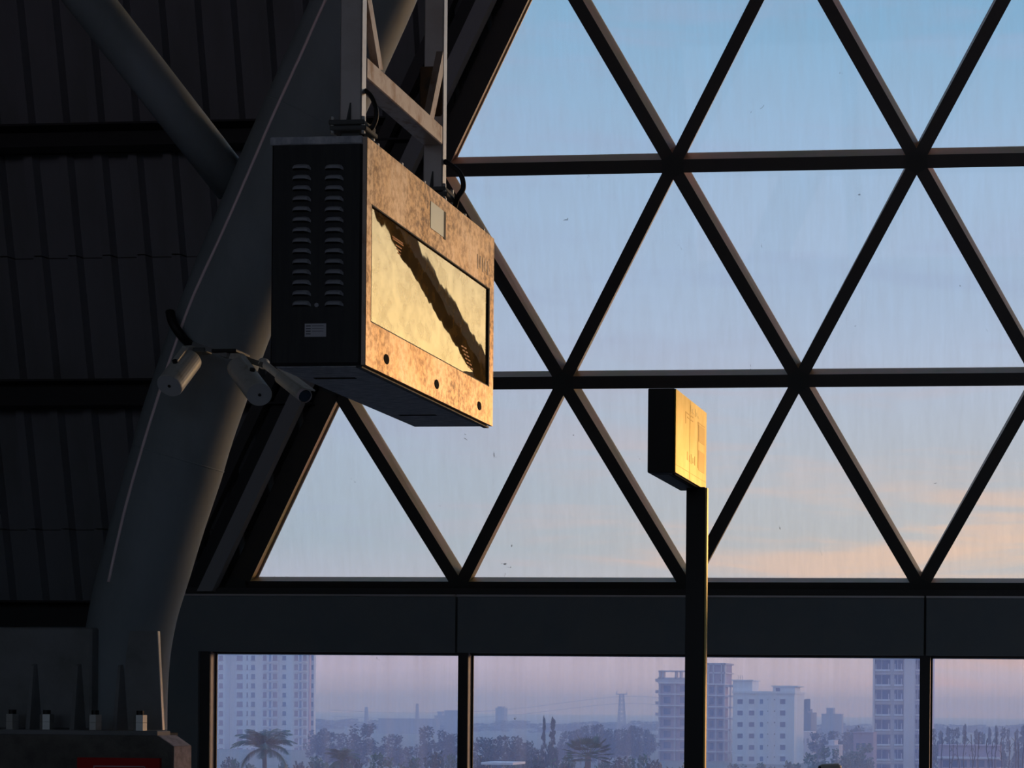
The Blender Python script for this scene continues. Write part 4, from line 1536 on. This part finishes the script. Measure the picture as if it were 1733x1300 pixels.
# grey stepped house behind it
Y = 450.0
gh = empty('grey_house', gbase(1358, Y), 'grey stepped house with roof tank behind the white block', 'building')
pbox(gh, 'wall', 1338, 1372, 1206, 1300, Y, 10, 'far_grey', zbot=GZ0)
pbox(gh, 'roof_tank', 1352, 1364, 1184, 1203, Y + 2, 3, 'steel_grey')
pbox(gh, 'tank_frame', 1363, 1371, 1183, 1204, Y + 2, 0.4, 'far_grey')
pbox(gh, 'upper_floor', 1345, 1367, 1200, 1207, Y + 1, 8, 'far_grey')
pbox(gh, 'annex', 1344, 1372, 1238, 1300, Y - 30, 8, 'raw_slab', zbot=GZ0)
for k in range(3):
    pbox(gh, 'window', 1349 + 8 * k, 1353 + 8 * k, 1250, 1258, Y - 30.05, 0.2, 'far_grey')

# grey tower right of it
Y = 320.0
gt = empty('grey_tower', gbase(1525, Y), 'tall grey tower with pale-framed windows beside the last mullion', 'building')
pbox(gt, 'wall', 1478, 1548, 1040, 1300, Y, 14, 'raw_concrete', zbot=GZ0)
pbox(gt, 'side_wing', 1546, 1572, 1040, 1300, Y + 2, 12, 'tower_blue', zbot=GZ0)
pbox(gt, 'corner_pier', 1530, 1547.5, 1040, 1300, Y - 0.6, 1, 'raw_slab', zbot=GZ0)
pbox(gt, 'corner_pier', 1477, 1480, 1040, 1300, Y - 0.6, 1, 'raw_slab', zbot=GZ0)
for (c0, c1, yy) in ((1481, 1507, Y), (1513.5, 1528.5, Y), (1549, 1560, Y + 2)):
    w0 = None
    for fl in range(9):
        yc = 1126 + 25.2 * (fl - 1)
        p = at((c0 + c1) / 2, yc, yy)
        loc = Vector((p.x, yy, p.z)) - gt.location
        if w0 is None:
            ww, h2 = (c1 - c0) / F_PX * Y / 2, 17.0 / F_PX * Y / 2
            w0 = MB().box((-ww, -0.04, -h2), (ww, 0.2, h2)).build('window', 'pane_dark', gt, base=Vector((0, 0, 0)), loc=loc)
            fr = MB().box((-ww, -0.5, -h2 - .2), (ww, 0.1, -h2 + .15)).box((-ww + .1, -0.12, -h2), (-ww + .22, 0, h2 * 0.3)).box((ww - .4, -0.12, -h2), (ww - .28, 0, h2 * 0.3)).box((-0.25, -0.1, -h2), (-0.17, 0, h2))
            fr = fr.build('window_frame', 'tower_white', w0, base=Vector((0, 0, 0)))
        else:
            w = inst(w0, gt, loc)
            inst(fr, w, (0, 0, 0))
    for fl in range(9):
        yc = 1139 + 25.2 * (fl - 1)
        pbox(gt, 'floor_band', c0 - 1, c1 + 1, yc, yc + 1.5, yy - 0.3, 0.4, 'raw_slab')

# far silhouettes
def simple_block(name, label, boxes, Y, m, wins=None):
    o = empty(name, gbase(boxes[0][0], Y), label, 'building')
    for k, (a, b_, t_) in enumerate(boxes):
        pbox(o, 'wall' if k == 0 else 'upper_block', a, b_, t_, 1300, Y + k * 2, 5, m, zbot=GZ0)
        pbox(o, 'parapet', a - .4, b_ + .4, t_ - 0.8, t_ + 0.6, Y - 0.3 + k * 2, 5.5, m)
    for w in wins or ():
        pbox(o, 'window', *w, Y - 0.05, 0.2, 'pane_dark')
    return o


simple_block('hazy_block', 'faint stepped block on the skyline left of the grey tower', ((1390, 1424, 1209), (1398, 1410, 1199)), 700, 'far_grey')
simple_block('hazy_tower', 'lone hazy slab tower on the skyline past the first mullion', ((838, 853, 1199), (842, 849, 1196.5)), 900, 'far_grey')
simple_block('hazy_block', 'faint wide block on the skyline beside the first mullion', ((752, 790, 1203),), 800, 'far_grey')
simple_block('hazy_block', 'faint low block with lift house left of the wide skyline block', ((735, 756, 1212), (740, 747, 1205)), 850, 'far_grey')
simple_block('hazy_block', 'long faint low roofline behind the broad hazy trees', ((640, 738, 1217),), 780, 'far_grey')
simple_block('low_house', 'low mauve house in front of the grey tower', ((1444, 1478, 1240),), 300, 'raw_brick', [(1449 + 10 * k, 1455 + 10 * k, 1258, 1268) for k in range(3)])
lh = simple_block('long_house', 'long low mauve house under the narrow trees', ((1588, 1692, 1262),), 260, 'raw_brick', [(1596 + 15 * k, 1606 + 15 * k, 1287, 1298) for k in range(7)])
pbox(lh, 'eaves_slab', 1586, 1694, 1281, 1284.5, 259, 2, 'raw_slab')
simple_block('small_white_house', 'tiny white stepped house among the trees left of grey tower', ((1396, 1420, 1262), (1402, 1412, 1254)), 330, 'raw_slab', [(1400, 1404, 1268, 1272), (1409, 1413, 1268, 1272)])
# canopy shed
Y = 130
sh = empty('canopy_shed', gbase(842, Y), 'flat white canopy roof on posts among dark trees', 'canopy')
pbox(sh, 'roof', 814, 868, 1290.5, 1294.5, Y, 3, 'shed_roof')
for x in (830, 852):
    pbox(sh, 'post', x, x + 1.2, 1293, 1300, Y + 0.5, 0.1, 'steel_grey', zbot=GZ0)


# ---------------------------------------------------------------- pylons and wires
def pylon(px, ptop, wpx, Y, label, arms=True, rad=0.14):
    base = gbase(px, Y)
    top = at(px, ptop, Y)
    o = empty('pylon', base, label, 'pylon')
    h = top.z - GZ0
    w0, w1 = wpx / F_PX * Y / 2, wpx / F_PX * Y / 2 * 0.45
    legs = []
    for sx in (-1, 1):
        for sy in (-1, 1):
            a, b_ = base + Vector((sx * w0, sy * w0, 0)), top + Vector((sx * w1, sy * w1, 0))
            legs.append((a, b_))
            MB().tube([a, b_], rad * 1.5, 5).build('leg', 'steel_grey', o)
    n = 9
    for k in range(n):
        for (i, j) in ((0, 1), (0, 2), (1, 3), (2, 3)):
            p, q = legs[i][0].lerp(legs[i][1], k / n), legs[j][0].lerp(legs[j][1], (k + 1) / n)
            r_ = legs[j][0].lerp(legs[j][1], k / n), legs[i][0].lerp(legs[i][1], (k + 1) / n)
            MB().tube([p, q], rad, 4).tube([*r_], rad, 4).build('lattice_brace', 'steel_grey', o)
    if arms:
        aw = wpx / F_PX * Y * 0.75
        MB().beam(top + Vector((-aw, 0, 0)), top + Vector((aw, 0, 0)), 0.5, 0.5).build('cross_arm', 'steel_grey', o)
        for sx in (-1, 1):
            MB().tube([top + Vector((sx * aw, 0, 0)), top + Vector((sx * aw * 0.8, 0, 2.0))], rad * 1.4, 5).build('arm_tip', 'steel_grey', o)
    return o


pylon(1052, 1175, 13, 850, 'hazy lattice power pylon beside the unfinished tower')
pylon(706, 1191, 5, 900, 'faint slim lattice mast over the long skyline roof', False, 0.2)
pylon(620, 1197, 6, 900, 'faint slim lattice mast above the broadest hazy tree', False, 0.2)
for k, (ya, yb) in enumerate(((1204, 1187), (1214, 1199))):
    pts = [at(560, ya - 2, 800), at(700, ya + 3, 820), at(860, ya - 3, 835), at(1052, yb - 8, 850), at(1180, yb + 1, 850)]
    tag(MB().tube(spline(pts, 8), 0.10, 4).build('power_line', 'steel_grey'), ('upper' if k == 0 else 'lower') + ' thin power line strung to the hazy pylon', 'wire')
